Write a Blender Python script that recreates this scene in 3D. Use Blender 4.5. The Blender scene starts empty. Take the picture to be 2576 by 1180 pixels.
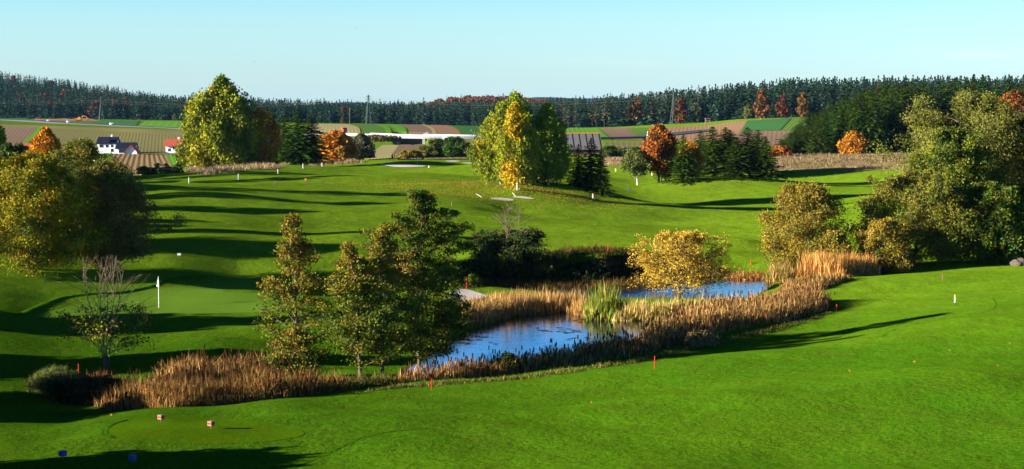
import bpy, math, random
import numpy as np

# ------------------------------------------------------------------ basics
S = bpy.context.scene
COL = S.collection
R = math.radians
rng = np.random.default_rng(7)
random.seed(7)

F = 4492.0            # focal length in reference pixels (picture 2576 wide)
CX, CY, HZ = 1288.0, 590.0, 285.0
HC = 14.0             # lens height above the pond
PITCH = math.atan((CY - HZ) / F)
CP, SP = math.cos(PITCH), math.sin(PITCH)
SUN_EL, SUN_AZ = 13.5, 15.0   # elevation; shadows run to +x and 15 deg away from the viewer

def slope(py):                       # drop per metre of distance for a picture row
    return np.tan(PITCH + np.arctan((np.asarray(py, float) - CY) / F))

def PX(px, d, z=None):               # world x of a column at distance d
    z = HC if z is None else z
    zc = d * CP + (HC - z) * SP
    return (np.asarray(px, float) - CX) / F * zc

def tag(o, label=None, cat=None, group=None, kind=None):
    if label: o['label'] = label
    if cat: o['category'] = cat
    if group: o['group'] = group
    if kind: o['kind'] = kind
    return o

def empty(name, loc, rz=0.0, sc=1.0):
    o = bpy.data.objects.new(name, None)
    COL.objects.link(o)
    o.location = loc
    o.rotation_euler = (0, 0, rz)
    o.scale = (sc, sc, sc)
    o.empty_display_size = 0.3
    return o

def mesh(name, V, Fs, mats, mi=None, col=None, uv=None, smooth=False):
    V = np.asarray(V, np.float32).reshape(-1, 3)
    if isinstance(Fs, np.ndarray): Fs = [Fs]
    Fs = [np.asarray(f, np.int32) for f in Fs if len(f)]
    loops = np.concatenate([f.ravel() for f in Fs])
    tot = np.concatenate([np.full(len(f), f.shape[1], np.int32) for f in Fs])
    start = np.concatenate([[0], np.cumsum(tot)[:-1]]).astype(np.int32)
    m = bpy.data.meshes.new(name)
    m.vertices.add(len(V)); m.vertices.foreach_set('co', V.ravel())
    m.loops.add(len(loops)); m.loops.foreach_set('vertex_index', loops)
    m.polygons.add(len(tot)); m.polygons.foreach_set('loop_start', start)
    m.polygons.foreach_set('loop_total', tot)
    if not isinstance(mats, (list, tuple)): mats = [mats]
    for k in mats: m.materials.append(k)
    if mi is not None: m.polygons.foreach_set('material_index', np.asarray(mi, np.int32))
    m.update(calc_edges=True)
    m.polygons.foreach_set('use_smooth', np.full(len(tot), bool(smooth)))
    if col is not None:
        a = m.attributes.new('Col', 'FLOAT_COLOR', 'POINT')
        c = np.ones((len(V), 4), np.float32); c[:, :3] = col
        a.data.foreach_set('color', c.ravel())
    if uv is not None:
        l = m.uv_layers.new(name='UVMap')
        l.data.foreach_set('uv', np.asarray(uv, np.float32)[loops].ravel())
    return m

def obj(name, m, parent=None, loc=None):
    o = bpy.data.objects.new(name, m)
    COL.objects.link(o)
    if parent is not None: o.parent = parent
    if loc is not None: o.location = loc
    return o

class MB:                                   # collects simple solids into one mesh
    def __init__(s): s.V = []; s.Q = []; s.T = []; s.n = 0
    def add(s, V, Q=(), T=()):
        V = np.asarray(V, float).reshape(-1, 3)
        s.V.append(V)
        if len(Q): s.Q.append(np.asarray(Q, int) + s.n)
        if len(T): s.T.append(np.asarray(T, int) + s.n)
        s.n += len(V); return s
    def box(s, x0, x1, y0, y1, z0, z1):
        V = [(x, y, z) for z in (z0, z1) for y in (y0, y1) for x in (x0, x1)]
        return s.add(V, [(0, 2, 3, 1), (4, 5, 7, 6), (0, 1, 5, 4), (2, 6, 7, 3), (0, 4, 6, 2), (1, 3, 7, 5)])
    def tube(s, pts, rad, n=6):
        V, Q = tube(np.asarray(pts, float), np.broadcast_to(np.asarray(rad, float), (len(pts),)), n)
        return s.add(V, Q)
    def bar(s, a, b, r, n=4): return s.tube([a, b], [r, r], n)
    def prism(s, poly, y0, y1):             # polygon in x,z extruded along y
        n = len(poly)
        V = [(p[0], y0, p[1]) for p in poly] + [(p[0], y1, p[1]) for p in poly]
        Q = [(i, (i + 1) % n, (i + 1) % n + n, i + n) for i in range(n)]
        T = [(0, i + 1, i) for i in range(1, n - 1)] + [(n, n + i, n + i + 1) for i in range(1, n - 1)]
        return s.add(V, Q, T)
    def build(s, name, mat, parent=None, smooth=False):
        Fs = []
        if s.Q: Fs.append(np.concatenate(s.Q))
        if s.T: Fs.append(np.concatenate(s.T))
        return obj(name, mesh(name, np.concatenate(s.V), Fs, mat, smooth=smooth), parent)

def tube(P, rad, n=6, caps=True):
    P = np.asarray(P, float); k = len(P)
    d = np.gradient(P, axis=0); d /= np.linalg.norm(d, axis=1)[:, None] + 1e-9
    up = np.where(np.abs(d[:, 2:3]) > 0.9, np.array([[1., 0, 0]]), np.array([[0, 0, 1.]]))
    a = np.cross(d, up); a /= np.linalg.norm(a, axis=1)[:, None] + 1e-9
    b = np.cross(d, a)
    t = np.arange(n) * 2 * math.pi / n
    V = P[:, None, :] + np.asarray(rad)[:, None, None] * (np.cos(t)[None, :, None] * a[:, None, :] + np.sin(t)[None, :, None] * b[:, None, :])
    i = np.arange(k - 1)[:, None] * n; j = np.arange(n)[None, :]; j2 = (j + 1) % n
    Q = np.stack([i + j, i + j2, i + n + j2, i + n + j], -1).reshape(-1, 4)
    V = V.reshape(-1, 3)
    if caps and n == 4:
        Q = np.concatenate([Q, [[0, 1, 2, 3]], [[(k - 1) * n + q for q in (3, 2, 1, 0)]]])
    elif caps and n == 6:
        e = (k - 1) * n
        Q = np.concatenate([Q, [[0, 1, 2, 3], [0, 3, 4, 5]], [[e + 3, e + 2, e + 1, e], [e + 5, e + 4, e + 3, e]]])
    return V, Q

# ------------------------------------------------------------------ materials
def newmat(name):
    m = bpy.data.materials.new(name); m.use_nodes = True
    nt = m.node_tree; nt.nodes.clear()
    out = nt.nodes.new('ShaderNodeOutputMaterial')
    def N(t, **k):
        n = nt.nodes.new(t)
        for a, v in k.items():
            if a in n.inputs: n.inputs[a].default_value = v
            else: setattr(n, a, v)
        return n
    L = nt.links.new
    return m, out, N, L

def plain(name, c, rough=0.7, metal=0.0, var=0.12, scale=3.0):
    m, out, N, L = newmat(name)
    p = N('ShaderNodeBsdfPrincipled', Roughness=rough, Metallic=metal)
    p.inputs['Specular IOR Level'].default_value = .5 if rough < .5 else .08
    tc = N('ShaderNodeTexCoord'); no = N('ShaderNodeTexNoise', Scale=scale, Detail=4.0)
    L(tc.outputs['Object'], no.inputs['Vector'])
    mx = N('ShaderNodeMix', data_type='RGBA')
    mx.inputs[6].default_value = (*[x * (1 - var) for x in c], 1)
    mx.inputs[7].default_value = (*[min(1, x * (1 + var)) for x in c], 1)
    L(no.outputs['Fac'], mx.inputs[0]); L(mx.outputs[2], p.inputs['Base Color'])
    L(p.outputs[0], out.inputs['Surface'])
    return m

def leafmat(name, trans=0.3, objvar=0.0, gloss=0.0):
    m, out, N, L = newmat(name)
    at = N('ShaderNodeAttribute', attribute_name='Col')
    c = at.outputs['Color']
    if objvar:
        oi = N('ShaderNodeObjectInfo')
        hs = N('ShaderNodeHueSaturation')
        mr = N('ShaderNodeMapRange'); mr.inputs['To Min'].default_value = 1 - objvar; mr.inputs['To Max'].default_value = 1 + objvar
        L(oi.outputs['Random'], mr.inputs['Value']); L(mr.outputs[0], hs.inputs['Value'])
        mr2 = N('ShaderNodeMapRange'); mr2.inputs['To Min'].default_value = .5 - .03; mr2.inputs['To Max'].default_value = .5 + .02
        ml = N('ShaderNodeMath', operation='FRACT'); mm = N('ShaderNodeMath', operation='MULTIPLY'); mm.inputs[1].default_value = 7.3
        L(oi.outputs['Random'], mm.inputs[0]); L(mm.outputs[0], ml.inputs[0]); L(ml.outputs[0], mr2.inputs['Value']); L(mr2.outputs[0], hs.inputs['Hue'])
        L(c, hs.inputs['Color']); c = hs.outputs[0]
    d = N('ShaderNodeBsdfDiffuse'); t = N('ShaderNodeBsdfTranslucent'); mx = N('ShaderNodeMixShader')
    mx.inputs[0].default_value = trans
    L(c, d.inputs[0]); L(c, t.inputs[0]); L(d.outputs[0], mx.inputs[1]); L(t.outputs[0], mx.inputs[2])
    L(mx.outputs[0], out.inputs['Surface'])
    return m

def grassmat(name, ca, cb, cc, fine=5.0, bump=0.7, far=None):
    m, out, N, L = newmat(name)
    g = N('ShaderNodeNewGeometry')
    def noise(s, det=5.0, rough=.6, sx=1.0, sy=1.0):
        mp = N('ShaderNodeMapping'); mp.inputs['Scale'].default_value = (sx, sy, 1)
        L(g.outputs['Position'], mp.inputs['Vector'])
        n = N('ShaderNodeTexNoise', Scale=s, Detail=det, Roughness=rough); L(mp.outputs[0], n.inputs['Vector']); return n
    n1 = noise(0.045, 4); n2 = noise(0.6, 6, .7, 1.0, 0.55); n3 = noise(fine, 4, .75)
    r1 = N('ShaderNodeMapRange'); r1.inputs['From Min'].default_value = .38; r1.inputs['From Max'].default_value = .62
    L(n1.outputs['Fac'], r1.inputs['Value'])
    m1 = N('ShaderNodeMix', data_type='RGBA'); m1.inputs[6].default_value = (*ca, 1); m1.inputs[7].default_value = (*cb, 1)
    L(r1.outputs[0], m1.inputs[0])
    if far:                                       # drier, yellower turf on the fairways beyond the pond
        sp = N('ShaderNodeSeparateXYZ'); L(g.outputs['Position'], sp.inputs[0])
        ad = N('ShaderNodeMath', operation='MULTIPLY_ADD'); ad.inputs[1].default_value = 60; L(n1.outputs['Fac'], ad.inputs[0]); L(sp.outputs['Y'], ad.inputs[2])
        rf_ = N('ShaderNodeMapRange'); rf_.inputs['From Min'].default_value = 120; rf_.inputs['From Max'].default_value = 190; L(ad.outputs[0], rf_.inputs['Value'])
        mf = N('ShaderNodeMix', data_type='RGBA'); mf.inputs[7].default_value = (*far, 1); L(rf_.outputs[0], mf.inputs[0]); L(m1.outputs[2], mf.inputs[6]); m1 = mf
    r2 = N('ShaderNodeMapRange'); r2.inputs['From Min'].default_value = .35; r2.inputs['From Max'].default_value = .75
    r2.inputs['To Max'].default_value = .8
    L(n2.outputs['Fac'], r2.inputs['Value'])
    m2 = N('ShaderNodeMix', data_type='RGBA'); m2.inputs[7].default_value = (*cc, 1)
    L(r2.outputs[0], m2.inputs[0]); L(m1.outputs[2], m2.inputs[6])
    r3 = N('ShaderNodeMapRange'); r3.inputs['From Min'].default_value = .3; r3.inputs['From Max'].default_value = .7
    r3.inputs['To Min'].default_value = .55; r3.inputs['To Max'].default_value = 1.35
    L(n3.outputs['Fac'], r3.inputs['Value'])
    v = N('ShaderNodeVectorMath', operation='SCALE'); L(m2.outputs[2], v.inputs[0]); L(r3.outputs[0], v.inputs['Scale'])
    d = N('ShaderNodeBsdfDiffuse', Roughness=0.8); L(v.outputs[0], d.inputs[0])
    b1 = N('ShaderNodeBump', Strength=bump, Distance=0.09); L(n3.outputs['Fac'], b1.inputs['Height'])
    n4 = noise(.8, 5, .6, 1.0, 0.7)
    b2 = N('ShaderNodeBump', Strength=bump * .6, Distance=0.35); L(n4.outputs['Fac'], b2.inputs['Height']); L(b1.outputs[0], b2.inputs['Normal'])
    L(b2.outputs[0], d.inputs['Normal'])
    L(d.outputs[0], out.inputs['Surface'])
    return m

def fieldmat(name, ca, cb, rows, wob=0.012, along=0.0, noisec=None):
    """ploughed or sown field: rows run along v of the uv map"""
    m, out, N, L = newmat(name)
    uv = N('ShaderNodeUVMap'); sx = N('ShaderNodeSeparateXYZ'); L(uv.outputs[0], sx.inputs[0])
    g = N('ShaderNodeNewGeometry')
    no = N('ShaderNodeTexNoise', Scale=0.12, Detail=4.0); L(g.outputs['Position'], no.inputs['Vector'])
    a = N('ShaderNodeMath', operation='MULTIPLY_ADD'); a.inputs[1].default_value = wob
    L(no.outputs['Fac'], a.inputs[0]); L(sx.outputs['X'], a.inputs[2])
    b = N('ShaderNodeMath', operation='MULTIPLY'); b.inputs[1].default_value = rows * 2 * math.pi; L(a.outputs[0], b.inputs[0])
    s = N('ShaderNodeMath', operation='SINE'); L(b.outputs[0], s.inputs[0])
    n2 = N('ShaderNodeTexNoise', Scale=0.35, Detail=6.0, Roughness=.7); L(g.outputs['Position'], n2.inputs['Vector'])
    f = N('ShaderNodeMath', operation='MULTIPLY_ADD'); f.inputs[1].default_value = 0.15; f.inputs[2].default_value = 0.0; L(s.outputs[0], f.inputs[0])
    f2 = N('ShaderNodeMath', operation='ADD'); L(f.outputs[0], f2.inputs[0]); L(n2.outputs['Fac'], f2.inputs[1])
    f2.use_clamp = True
    ca = [q * 1.25 for q in ca]; cb = [q * 1.25 for q in cb]
    mx = N('ShaderNodeMix', data_type='RGBA'); mx.inputs[6].default_value = (*ca, 1); mx.inputs[7].default_value = (*cb, 1)
    L(f2.outputs[0], mx.inputs[0])
    d = N('ShaderNodeBsdfDiffuse'); L(mx.outputs[2], d.inputs[0])
    bp = N('ShaderNodeBump', Strength=0.3, Distance=0.4); L(f2.outputs[0], bp.inputs['Height']); L(bp.outputs[0], d.inputs['Normal'])
    L(d.outputs[0], out.inputs['Surface'])
    return m

M = {}
M['grass'] = grassmat('fairway_grass', (.036, .112, .003), (.062, .146, .004), (.056, .090, .005), far=(.120, .198, .008))
M['tee'] = grassmat('tee_grass', (.055, .115, .002), (.062, .125, .002), (.06, .11, .003), fine=12, bump=.25)
M['green'] = grassmat('putting_grass', (.095, .175, .014), (.105, .19, .016), (.09, .165, .012), fine=16, bump=.1)
M['meadow'] = grassmat('dry_meadow', (.15, .115, .045), (.18, .12, .055), (.10, .11, .02), fine=2.0, bump=.6)
M['sand'] = plain('bunker_sand', (.56, .48, .41), .9, var=.1, scale=1.2)
M['bark'] = plain('grey_brown_bark', (.085, .065, .045), .9, var=.4, scale=6)
M['pale_bark'] = plain('pale_alder_bark', (.12, .10, .065), .9, var=.4, scale=5)
M['twig'] = plain('bare_twig', (.13, .095, .06), .9, var=.3, scale=5)
M['birch_bark'] = plain('white_birch_bark', (.55, .48, .40), .8, var=.45, scale=2.5)
M['leaf'] = leafmat('leaves', .16)
M['needle'] = leafmat('needles', .10, objvar=.22)
M['forest'] = leafmat('forest_needles', .08, objvar=.30)
M['reed'] = leafmat('reeds', .25)
M['soil_shade'] = plain('soil_and_bank_shade', (.03, .028, .015), .95)
M['white'] = plain('white_paint', (.75, .74, .70), .6, var=.05)
M['offwhite'] = plain('white_render', (.72, .72, .72), .8, var=.06, scale=.8)
M['red'] = plain('red_paint', (.42, .02, .015), .5, var=.15)
M['orange'] = plain('orange_paint', (.62, .22, .04), .6)
M['yellow'] = plain('yellow_paint', (.70, .45, .03), .6)
M['blue'] = plain('blue_paint', (.02, .07, .26), .6)
M['wood'] = plain('weathered_wood', (.16, .11, .07), .85, var=.3, scale=4)
M['palewood'] = plain('pale_wood', (.22, .16, .10), .8)
M['tile_red'] = plain('red_roof_tile', (.36, .075, .04), .8, var=.2, scale=1.2)
M['tile_dark'] = plain('dark_roof_tile', (.012, .014, .03), .6, var=.2, scale=1.2)
M['slate'] = plain('grey_barn_roof', (.12, .11, .11), .8, var=.2, scale=.5)
M['black'] = plain('black_paint', (.012, .012, .014), .6)
M['glass'] = plain('dark_glass', (.02, .025, .035), .08)
M['asphalt'] = plain('asphalt', (.06, .06, .065), .9, var=.15, scale=.2)
M['concrete'] = plain('bridge_concrete', (.36, .36, .36), .85, var=.06, scale=.4)
M['steel'] = plain('weathered_steel', (.075, .10, .085), .6)
M['carwhite'] = plain('white_car_paint', (.78, .79, .8), .25, var=.02)
M['carred'] = plain('red_truck_paint', (.5, .03, .03), .3, var=.05)
M['rubber'] = plain('tyre_rubber', (.015, .015, .015), .8)
M['stone'] = plain('pale_stone', (.10, .08, .058), .9, var=.35, scale=2.5)
M['line'] = plain('worn_line_paint', (.30, .30, .30), .8)
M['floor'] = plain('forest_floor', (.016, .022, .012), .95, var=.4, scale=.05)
M['hill'] = plain('far_hill_woods', (.02, .04, .035), .95, var=.3, scale=.004)

def water():
    m, out, N, L = newmat('pond_water')
    g = N('ShaderNodeNewGeometry')
    mp = N('ShaderNodeMapping'); mp.inputs['Scale'].default_value = (0.8, 1.6, 1); L(g.outputs['Position'], mp.inputs['Vector'])
    n = N('ShaderNodeTexNoise', Scale=1.3, Detail=4.0, Roughness=.6); L(mp.outputs[0], n.inputs['Vector'])
    b = N('ShaderNodeBump', Strength=.15, Distance=.10); L(n.outputs['Fac'], b.inputs['Height'])
    p = N('ShaderNodeBsdfPrincipled', Roughness=.03, IOR=1.36)
    p.inputs['Base Color'].default_value = (.006, .014, .022, 1)
    L(b.outputs[0], p.inputs['Normal']); L(p.outputs[0], out.inputs['Surface'])
    return m
M['water'] = water()

# ------------------------------------------------------------------ terrain
CTRL = []
def cp(px, py, z): CTRL.append((px, (HC - z) / float(slope(py)), z))
def cd(px, d, z): CTRL.append((px, d, z))
# foreground slope under the lens and the tee
for px in (-2500, -600, 600, 1800, 3200, 5000):
    cd(px, 4, 12.2); cd(px, 18, 9.5 + .0002 * (px - 1288)); cd(px, 34, 5.6 + .0003 * (px - 1288))
for a in [(0, 1178, 2.5), (400, 1178, 2.6), (900, 1178, 2.7), (1288, 1178, 3.0), (2000, 1178, 3.2), (2576, 1178, 3.35),
          (-400, 1178, 2.5), (3200, 1178, 3.8),
          (0, 1112, 2.05), (250, 1068, 1.95), (400, 1056, 2.1), (530, 1073, 2.2), (700, 1100, 2.3), (700, 1022, 1.55), (1000, 1060, 2.15), (1000, 992, 1.0),
          (1288, 1060, 2.2), (1288, 972, 0.75), (1600, 1030, 2.4), (1600, 945, 1.0), (1900, 1000, 2.6), (1900, 885, 1.35), (2100, 840, 1.4),
          (2250, 1000, 2.75), (2300, 870, 2.2), (2576, 1000, 2.9), (2576, 880, 2.7), (2350, 760, 1.9), (2576, 760, 2.5), (2150, 740, 1.2), (2576, 686, 1.9), (2350, 690, 1.5),
          (3200, 900, 3.4), (3200, 720, 3.2),
          # left hollow and reed bed
          (-300, 1040, 0.5), (0, 1062, 0.55), (140, 1058, 0.25), (-300, 950, 0.8), (40, 985, 0.5), (60, 900, 0.55), (0, 845, 0.7), (-300, 800, 1.2), (300, 1010, 0.15), (300, 930, 0.25), (550, 1000, 0.15), (560, 930, 0.3), (760, 960, 0.2), (500, 860, 0.35),
          # putting green
          (0, 745, 1.35), (100, 795, 0.55), (300, 798, 0.45), (400, 775, 0.55), (620, 790, 0.5), (620, 715, 1.15), (400, 705, 1.25), (250, 705, 1.25),
          (130, 700, 1.5), (800, 740, 0.7), (900, 800, 0.3), (1150, 735, 0.7),
          (300, 668, 1.3), (600, 672, 1.0), (900, 680, 1.0), (300, 625, 2.0), (600, 628, 1.9), (900, 630, 2.0), (-300, 640, 2.2), (-300, 720, 1.6),
          (500, 575, 2.9), (500, 525, 3.6), (800, 570, 2.4), (800, 510, 3.2), (480, 478, 4.0), (800, 470, 3.7), (700, 455, 3.7), (480, 460, 3.6), (1000, 560, 2.2), (1000, 490, 3.2), (1000, 450, 3.2),
          # central fairway
          (1200, 690, 0.7), (1200, 650, 1.9), (1500, 640, 1.8), (1750, 655, 1.2), (1300, 610, 1.5), (1300, 560, 1.15), (1700, 600, .9), (1900, 645, 1.0), (1550, 560, .55),
          (1150, 525, 2.2), (1300, 525, 1.1), (1300, 484, 2.8), (1250, 468, 3.1), (1420, 468, 2.9), (1485, 478, 2.4), (1500, 510, .95), (1640, 535, .05), (1600, 480, 1.2),
          (1750, 505, .35), (1750, 460, 2.1), (1850, 440, 2.4), (1950, 525, .1), (2000, 475, 1.3), (1900, 580, .5), (2050, 590, .8), (2150, 600, 1.4), (2200, 520, .6), (2200, 445, 2.4), (2400, 600, 1.8), (2400, 500, 2.3), (2900, 600, 2.4), (2900, 480, 2.8),
          (2010, 680, 0.5), (2200, 660, 0.8),
          # back of the course
          (1050, 425, 3.0), (1050, 411, 2.8), (1200, 408, 2.7), (1400, 410, 2.6), (900, 409, 2.8), (900, 430, 2.9), (750, 412, 3.1), (560, 416, 3.2), (560, 436, 3.2), (1550, 415, 2.6), (1550, 440, 2.4), (1850, 415, 2.7), (2100, 430, 2.5), (2100, 390, 3.2), (2280, 385, 3.6), (2600, 385, 4.0), (2900, 385, 4.5)]:
    cp(*a)
for a in [(-600, 330, 2.5), (350, 330, 1.8), (200, 330, 1.8), (450, 420, -0.8), (300, 430, -1.1), (0, 450, -1.2), (-600, 480, -1.0), (400, 640, -1.2), (250, 640, -1.4), (100, 800, -2.2), (300, 800, -2.4), (450, 790, -2.2), (-600, 800, -1.5), (600, 620, 0.0), (700, 720, 0.6), (700, 520, 1.8),
          (930, 520, .9), (1000, 560, .75), (950, 740, .8), (1100, 740, .7), (1200, 560, .9), (1250, 740, .7), (1450, 560, 1.3), (1550, 650, 1.3), (1550, 780, 1.4), (1750, 600, 2.0), (1750, 800, 3.0), (1920, 640, 3.0), (1930, 840, 5.6), (2200, 650, 4.2), (2600, 600, 5), (3000, 600, 6),
          # highway line
          (-600, 1900, 11), (0, 1550, 8.5), (180, 1300, 6.5), (300, 1180, 5.6), (480, 1000, 5.1), (700, 880, 4.6), (900, 820, 4.0), (1040, 803, 3.4), (1220, 800, 2.8), (1400, 815, 2.4), (1520, 840, 2.0), (1640, 870, 2.2), (1800, 930, 5.2),
          # slope below it on the left
          (0, 1000, 3.6), (200, 1000, 4.2), (380, 950, 4.2), (450, 900, 2.8),
          # strip fields and forest foot
          (400, 1400, 8.2), (700, 1330, 7.0), (900, 1250, 6.6), (1100, 1250, 5.7), (900, 1000, 5.9), (1100, 980, 5.2), (1200, 960, 4.6), (1420, 1150, 4.6), (1500, 980, 4.0), (1550, 1120, 5.4), (1650, 1000, 6.0), (1780, 1040, 8.4), (1850, 1020, 10.2), (1950, 1000, 11.2), (2040, 980, 12.0), (2300, 950, 12.5), (2600, 900, 12.5), (3200, 900, 13), (2000, 880, 8.5),
          (900, 1600, 6.2), (600, 1600, 8), (1200, 1600, 6.5), (1420, 1450, 6), (-600, 1700, 16), (0, 1800, 20), (0, 2300, 48), (-600, 2300, 58), (250, 2200, 30), (480, 2000, 11), (700, 2200, 7), (900, 2500, 4), (1000, 2500, 9), (1100, 2500, 20), (1200, 2600, 26), (1300, 2600, 23), (1450, 2500, 14), (1700, 1400, 9), (1850, 1350, 10.5), (2000, 1300, 13), (2200, 1250, 14), (2576, 1300, 15), (3200, 1300, 15),
          (-2500, 800, 2), (-2500, 2300, 40), (-2500, 330, 2.5), (-2500, 100, 1.5), (-2500, 180, 2), (5000, 100, 8), (5000, 200, 6), (5000, 330, 6), (5000, 800, 12), (5000, 2300, 25), (0, 9000, -30), (1288, 9000, -30), (2600, 9000, -30), (-2500, 9000, -30), (5000, 9000, -30), (-600, 4500, 10), (600, 4500, -10), (1288, 4500, -5), (2600, 4500, 5)]:
    cd(*a)
CTRL = np.array(CTRL)
def warp(px, d): return np.stack([(np.asarray(px) - CX) / 700.0, np.log(np.asarray(d) / 100.0) * 1.6], -1)
def _tps(r2): return 0.5 * r2 * np.log(r2 + 1e-9)
_W = warp(CTRL[:, 0], CTRL[:, 1]); _n = len(_W)
_K = _tps(((_W[:, None] - _W[None]) ** 2).sum(-1)) + np.eye(_n) * 2e-3
_Pm = np.c_[np.ones(_n), _W]
_A = np.block([[_K, _Pm], [_Pm.T, np.zeros((3, 3))]])
_c = np.linalg.solve(_A, np.r_[CTRL[:, 2], np.zeros(3)])
def tps(px, d):
    q = warp(px, d).reshape(-1, 2)
    out = np.empty(len(q))
    for i in range(0, len(q), 20000):
        k = q[i:i + 20000]
        out[i:i + 20000] = _tps(((k[:, None] - _W[None]) ** 2).sum(-1)) @ _c[:_n] + _c[_n] + k @ _c[_n + 1:]
    return out.reshape(np.shape(px))

def z0pt(px, py, z=0.0):             # point on a level plane seen at a pixel
    d = (HC - z) / slope(py)
    return np.stack([PX(px, d, z), d], -1)

def smooth_closed(P, n=8):
    P = np.asarray(P, float); o = []
    k = len(P); t = np.linspace(0, 1, n, endpoint=False)[:, None]
    for i in range(k):
        a, b, c, d = P[i - 1], P[i], P[(i + 1) % k], P[(i + 2) % k]
        o.append(.5 * (2 * b + (c - a) * t + (2 * a - 5 * b + 4 * c - d) * t ** 2 + (-a + 3 * b - 3 * c + d) * t ** 3))
    return np.concatenate(o)
def smooth_open(P, n=8):
    P = np.asarray(P, float); Q = np.concatenate([[2 * P[0] - P[1]], P, [2 * P[-1] - P[-2]]]); o = []
    t = np.linspace(0, 1, n, endpoint=False)[:, None]
    for i in range(1, len(Q) - 2):
        a, b, c, d = Q[i - 1], Q[i], Q[i + 1], Q[i + 2]
        o.append(.5 * (2 * b + (c - a) * t + (2 * a - 5 * b + 4 * c - d) * t ** 2 + (-a + 3 * b - 3 * c + d) * t ** 3))
    o.append(P[-1:]); return np.concatenate(o)

def inside(poly, x, y):
    x = np.asarray(x); y = np.asarray(y); r = np.zeros(x.shape, bool)
    n = len(poly)
    for i in range(n):
        x0, y0 = poly[i]; x1, y1 = poly[(i + 1) % n]
        if y0 == y1: continue
        c = ((y0 > y) != (y1 > y)) & (x < (x1 - x0) * (y - y0) / (y1 - y0) + x0)
        r ^= c
    return r
def sdist(poly, x, y):
    d = np.full(x.shape, 1e9); n = len(poly)
    for i in range(n):
        a = poly[i]; b = poly[(i + 1) % n]; e = b - a; L2 = e @ e + 1e-12
        t = np.clip(((x - a[0]) * e[0] + (y - a[1]) * e[1]) / L2, 0, 1)
        d = np.minimum(d, np.hypot(x - a[0] - t * e[0], y - a[1] - t * e[1]))
    return np.where(inside(poly, x, y), -d, d)

POND1 = z0pt(*np.array([(1040, 968), (1090, 958), (1300, 938), (1450, 912), (1590, 872), (1660, 838), (1700, 812), (1690, 797), (1600, 795), (1480, 798), (1420, 786), (1300, 796), (1200, 824), (1120, 862), (1055, 905), (1020, 940)]).T)
POND2 = z0pt(*np.array([(1230, 716), (1400, 738), (1600, 750), (1850, 752), (1915, 735), (1955, 706), (1930, 691), (1810, 688), (1600, 702), (1400, 702), (1240, 704)]).T)
POND1 = smooth_closed(POND1, 4); POND2 = smooth_closed(POND2, 4)

def bumps(x, y, px, d):
    h = np.zeros_like(x)
    # rolling ground of the course: sums of slow waves, fading out off the course
    w = np.clip((d - 100) / 40, 0, 1) * np.clip((480 - d) / 80, 0, 1)
    r = np.random.default_rng(3)
    for k in range(16):
        lam = r.uniform(14, 46); th = r.uniform(0, math.pi); ph = r.uniform(0, 6.28)
        h += w * 0.0040 * lam * np.sin((x * math.cos(th) * .8 + y * math.sin(th)) * 2 * math.pi / lam + ph)
    w2 = np.clip((d - 30) / 20, 0, 1) * np.clip((140 - d) / 40, 0, 1)
    for k in range(8):
        lam = r.uniform(9, 26); th = r.uniform(0, math.pi); ph = r.uniform(0, 6.28)
        h += w2 * 0.0034 * lam * np.sin((x * math.cos(th) + y * math.sin(th)) * 2 * math.pi / lam + ph)
    w3 = np.clip((d - 40) / 20, 0, 1) * np.clip((400 - d) / 80, 0, 1)
    for k in range(14):
        lam = r.uniform(3.5, 9); th = r.uniform(0, math.pi); ph = r.uniform(0, 6.28)
        h += w3 * 0.0016 * lam * np.sin((x * math.cos(th) + y * math.sin(th)) * 2 * math.pi / lam + ph + 1.5 * np.sin(x * .05 + y * .08 + k))
    for (bx, by, z, sx, sy, a) in MOUNDS:
        dd = (HC - z) / float(slope(by)); xx = float(PX(bx, dd, z))
        h += a * np.exp(-((x - xx) / sx) ** 2 - ((y - dd) / sy) ** 2)
    return h
MOUNDS = [(1990, 562, 2.0, 7, 5, .55), (1850, 607, 1.9, 5, 3, .7), (560, 500, 3.6, 10, 10, .3), (760, 470, 3.7, 9, 10, .3), (1080, 470, 3.2, 9, 8, .35),
          (1560, 498, 2.6, 6, 7, .8), (1250, 500, 3.0, 9, 5, .35), (1430, 490, 3.2, 6, 8, .4), (330, 690, 1.4, 4, 4, .45), (560, 870, .35, 5, 3, .5), (870, 625, 2, 9, 5, .35),
          (1060, 420, 2.9, 10, 14, .5), (930, 415, 2.9, 9, 14, .9), (1190, 411, 2.7, 7, 12, .7), (1330, 1100, 2.6, 3.2, 2.5, .25), (2050, 1090, 3.0, 5, 4, .22), (1000, 1130, 2.6, 3, 2.5, .18), (2420, 960, 2.8, 4, 5, .25), (1700, 1010, 2.3, 5, 3, .2), (700, 1010, 1.5, 4, 3, .2), (470, 620, 2, 9, 6, .25), (640, 545, 3.1, 11, 7, .3)]

cols = np.unique(np.concatenate([np.linspace(-2600, -100, 60), np.arange(-100, 2690, 7.0), np.linspace(2690, 5200, 60)]))
rows = np.concatenate([np.geomspace(4, 50, 60)[:-1], np.geomspace(50, 330, 420)[:-1], np.geomspace(330, 1400, 240)[:-1], np.geomspace(1400, 9000, 60)])
GP, GD = np.meshgrid(cols, rows)
GX = (GP - CX) / F * GD
GZ = tps(GP, GD)
GZ = GZ + bumps(GX, GD, GP, GD)
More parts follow.
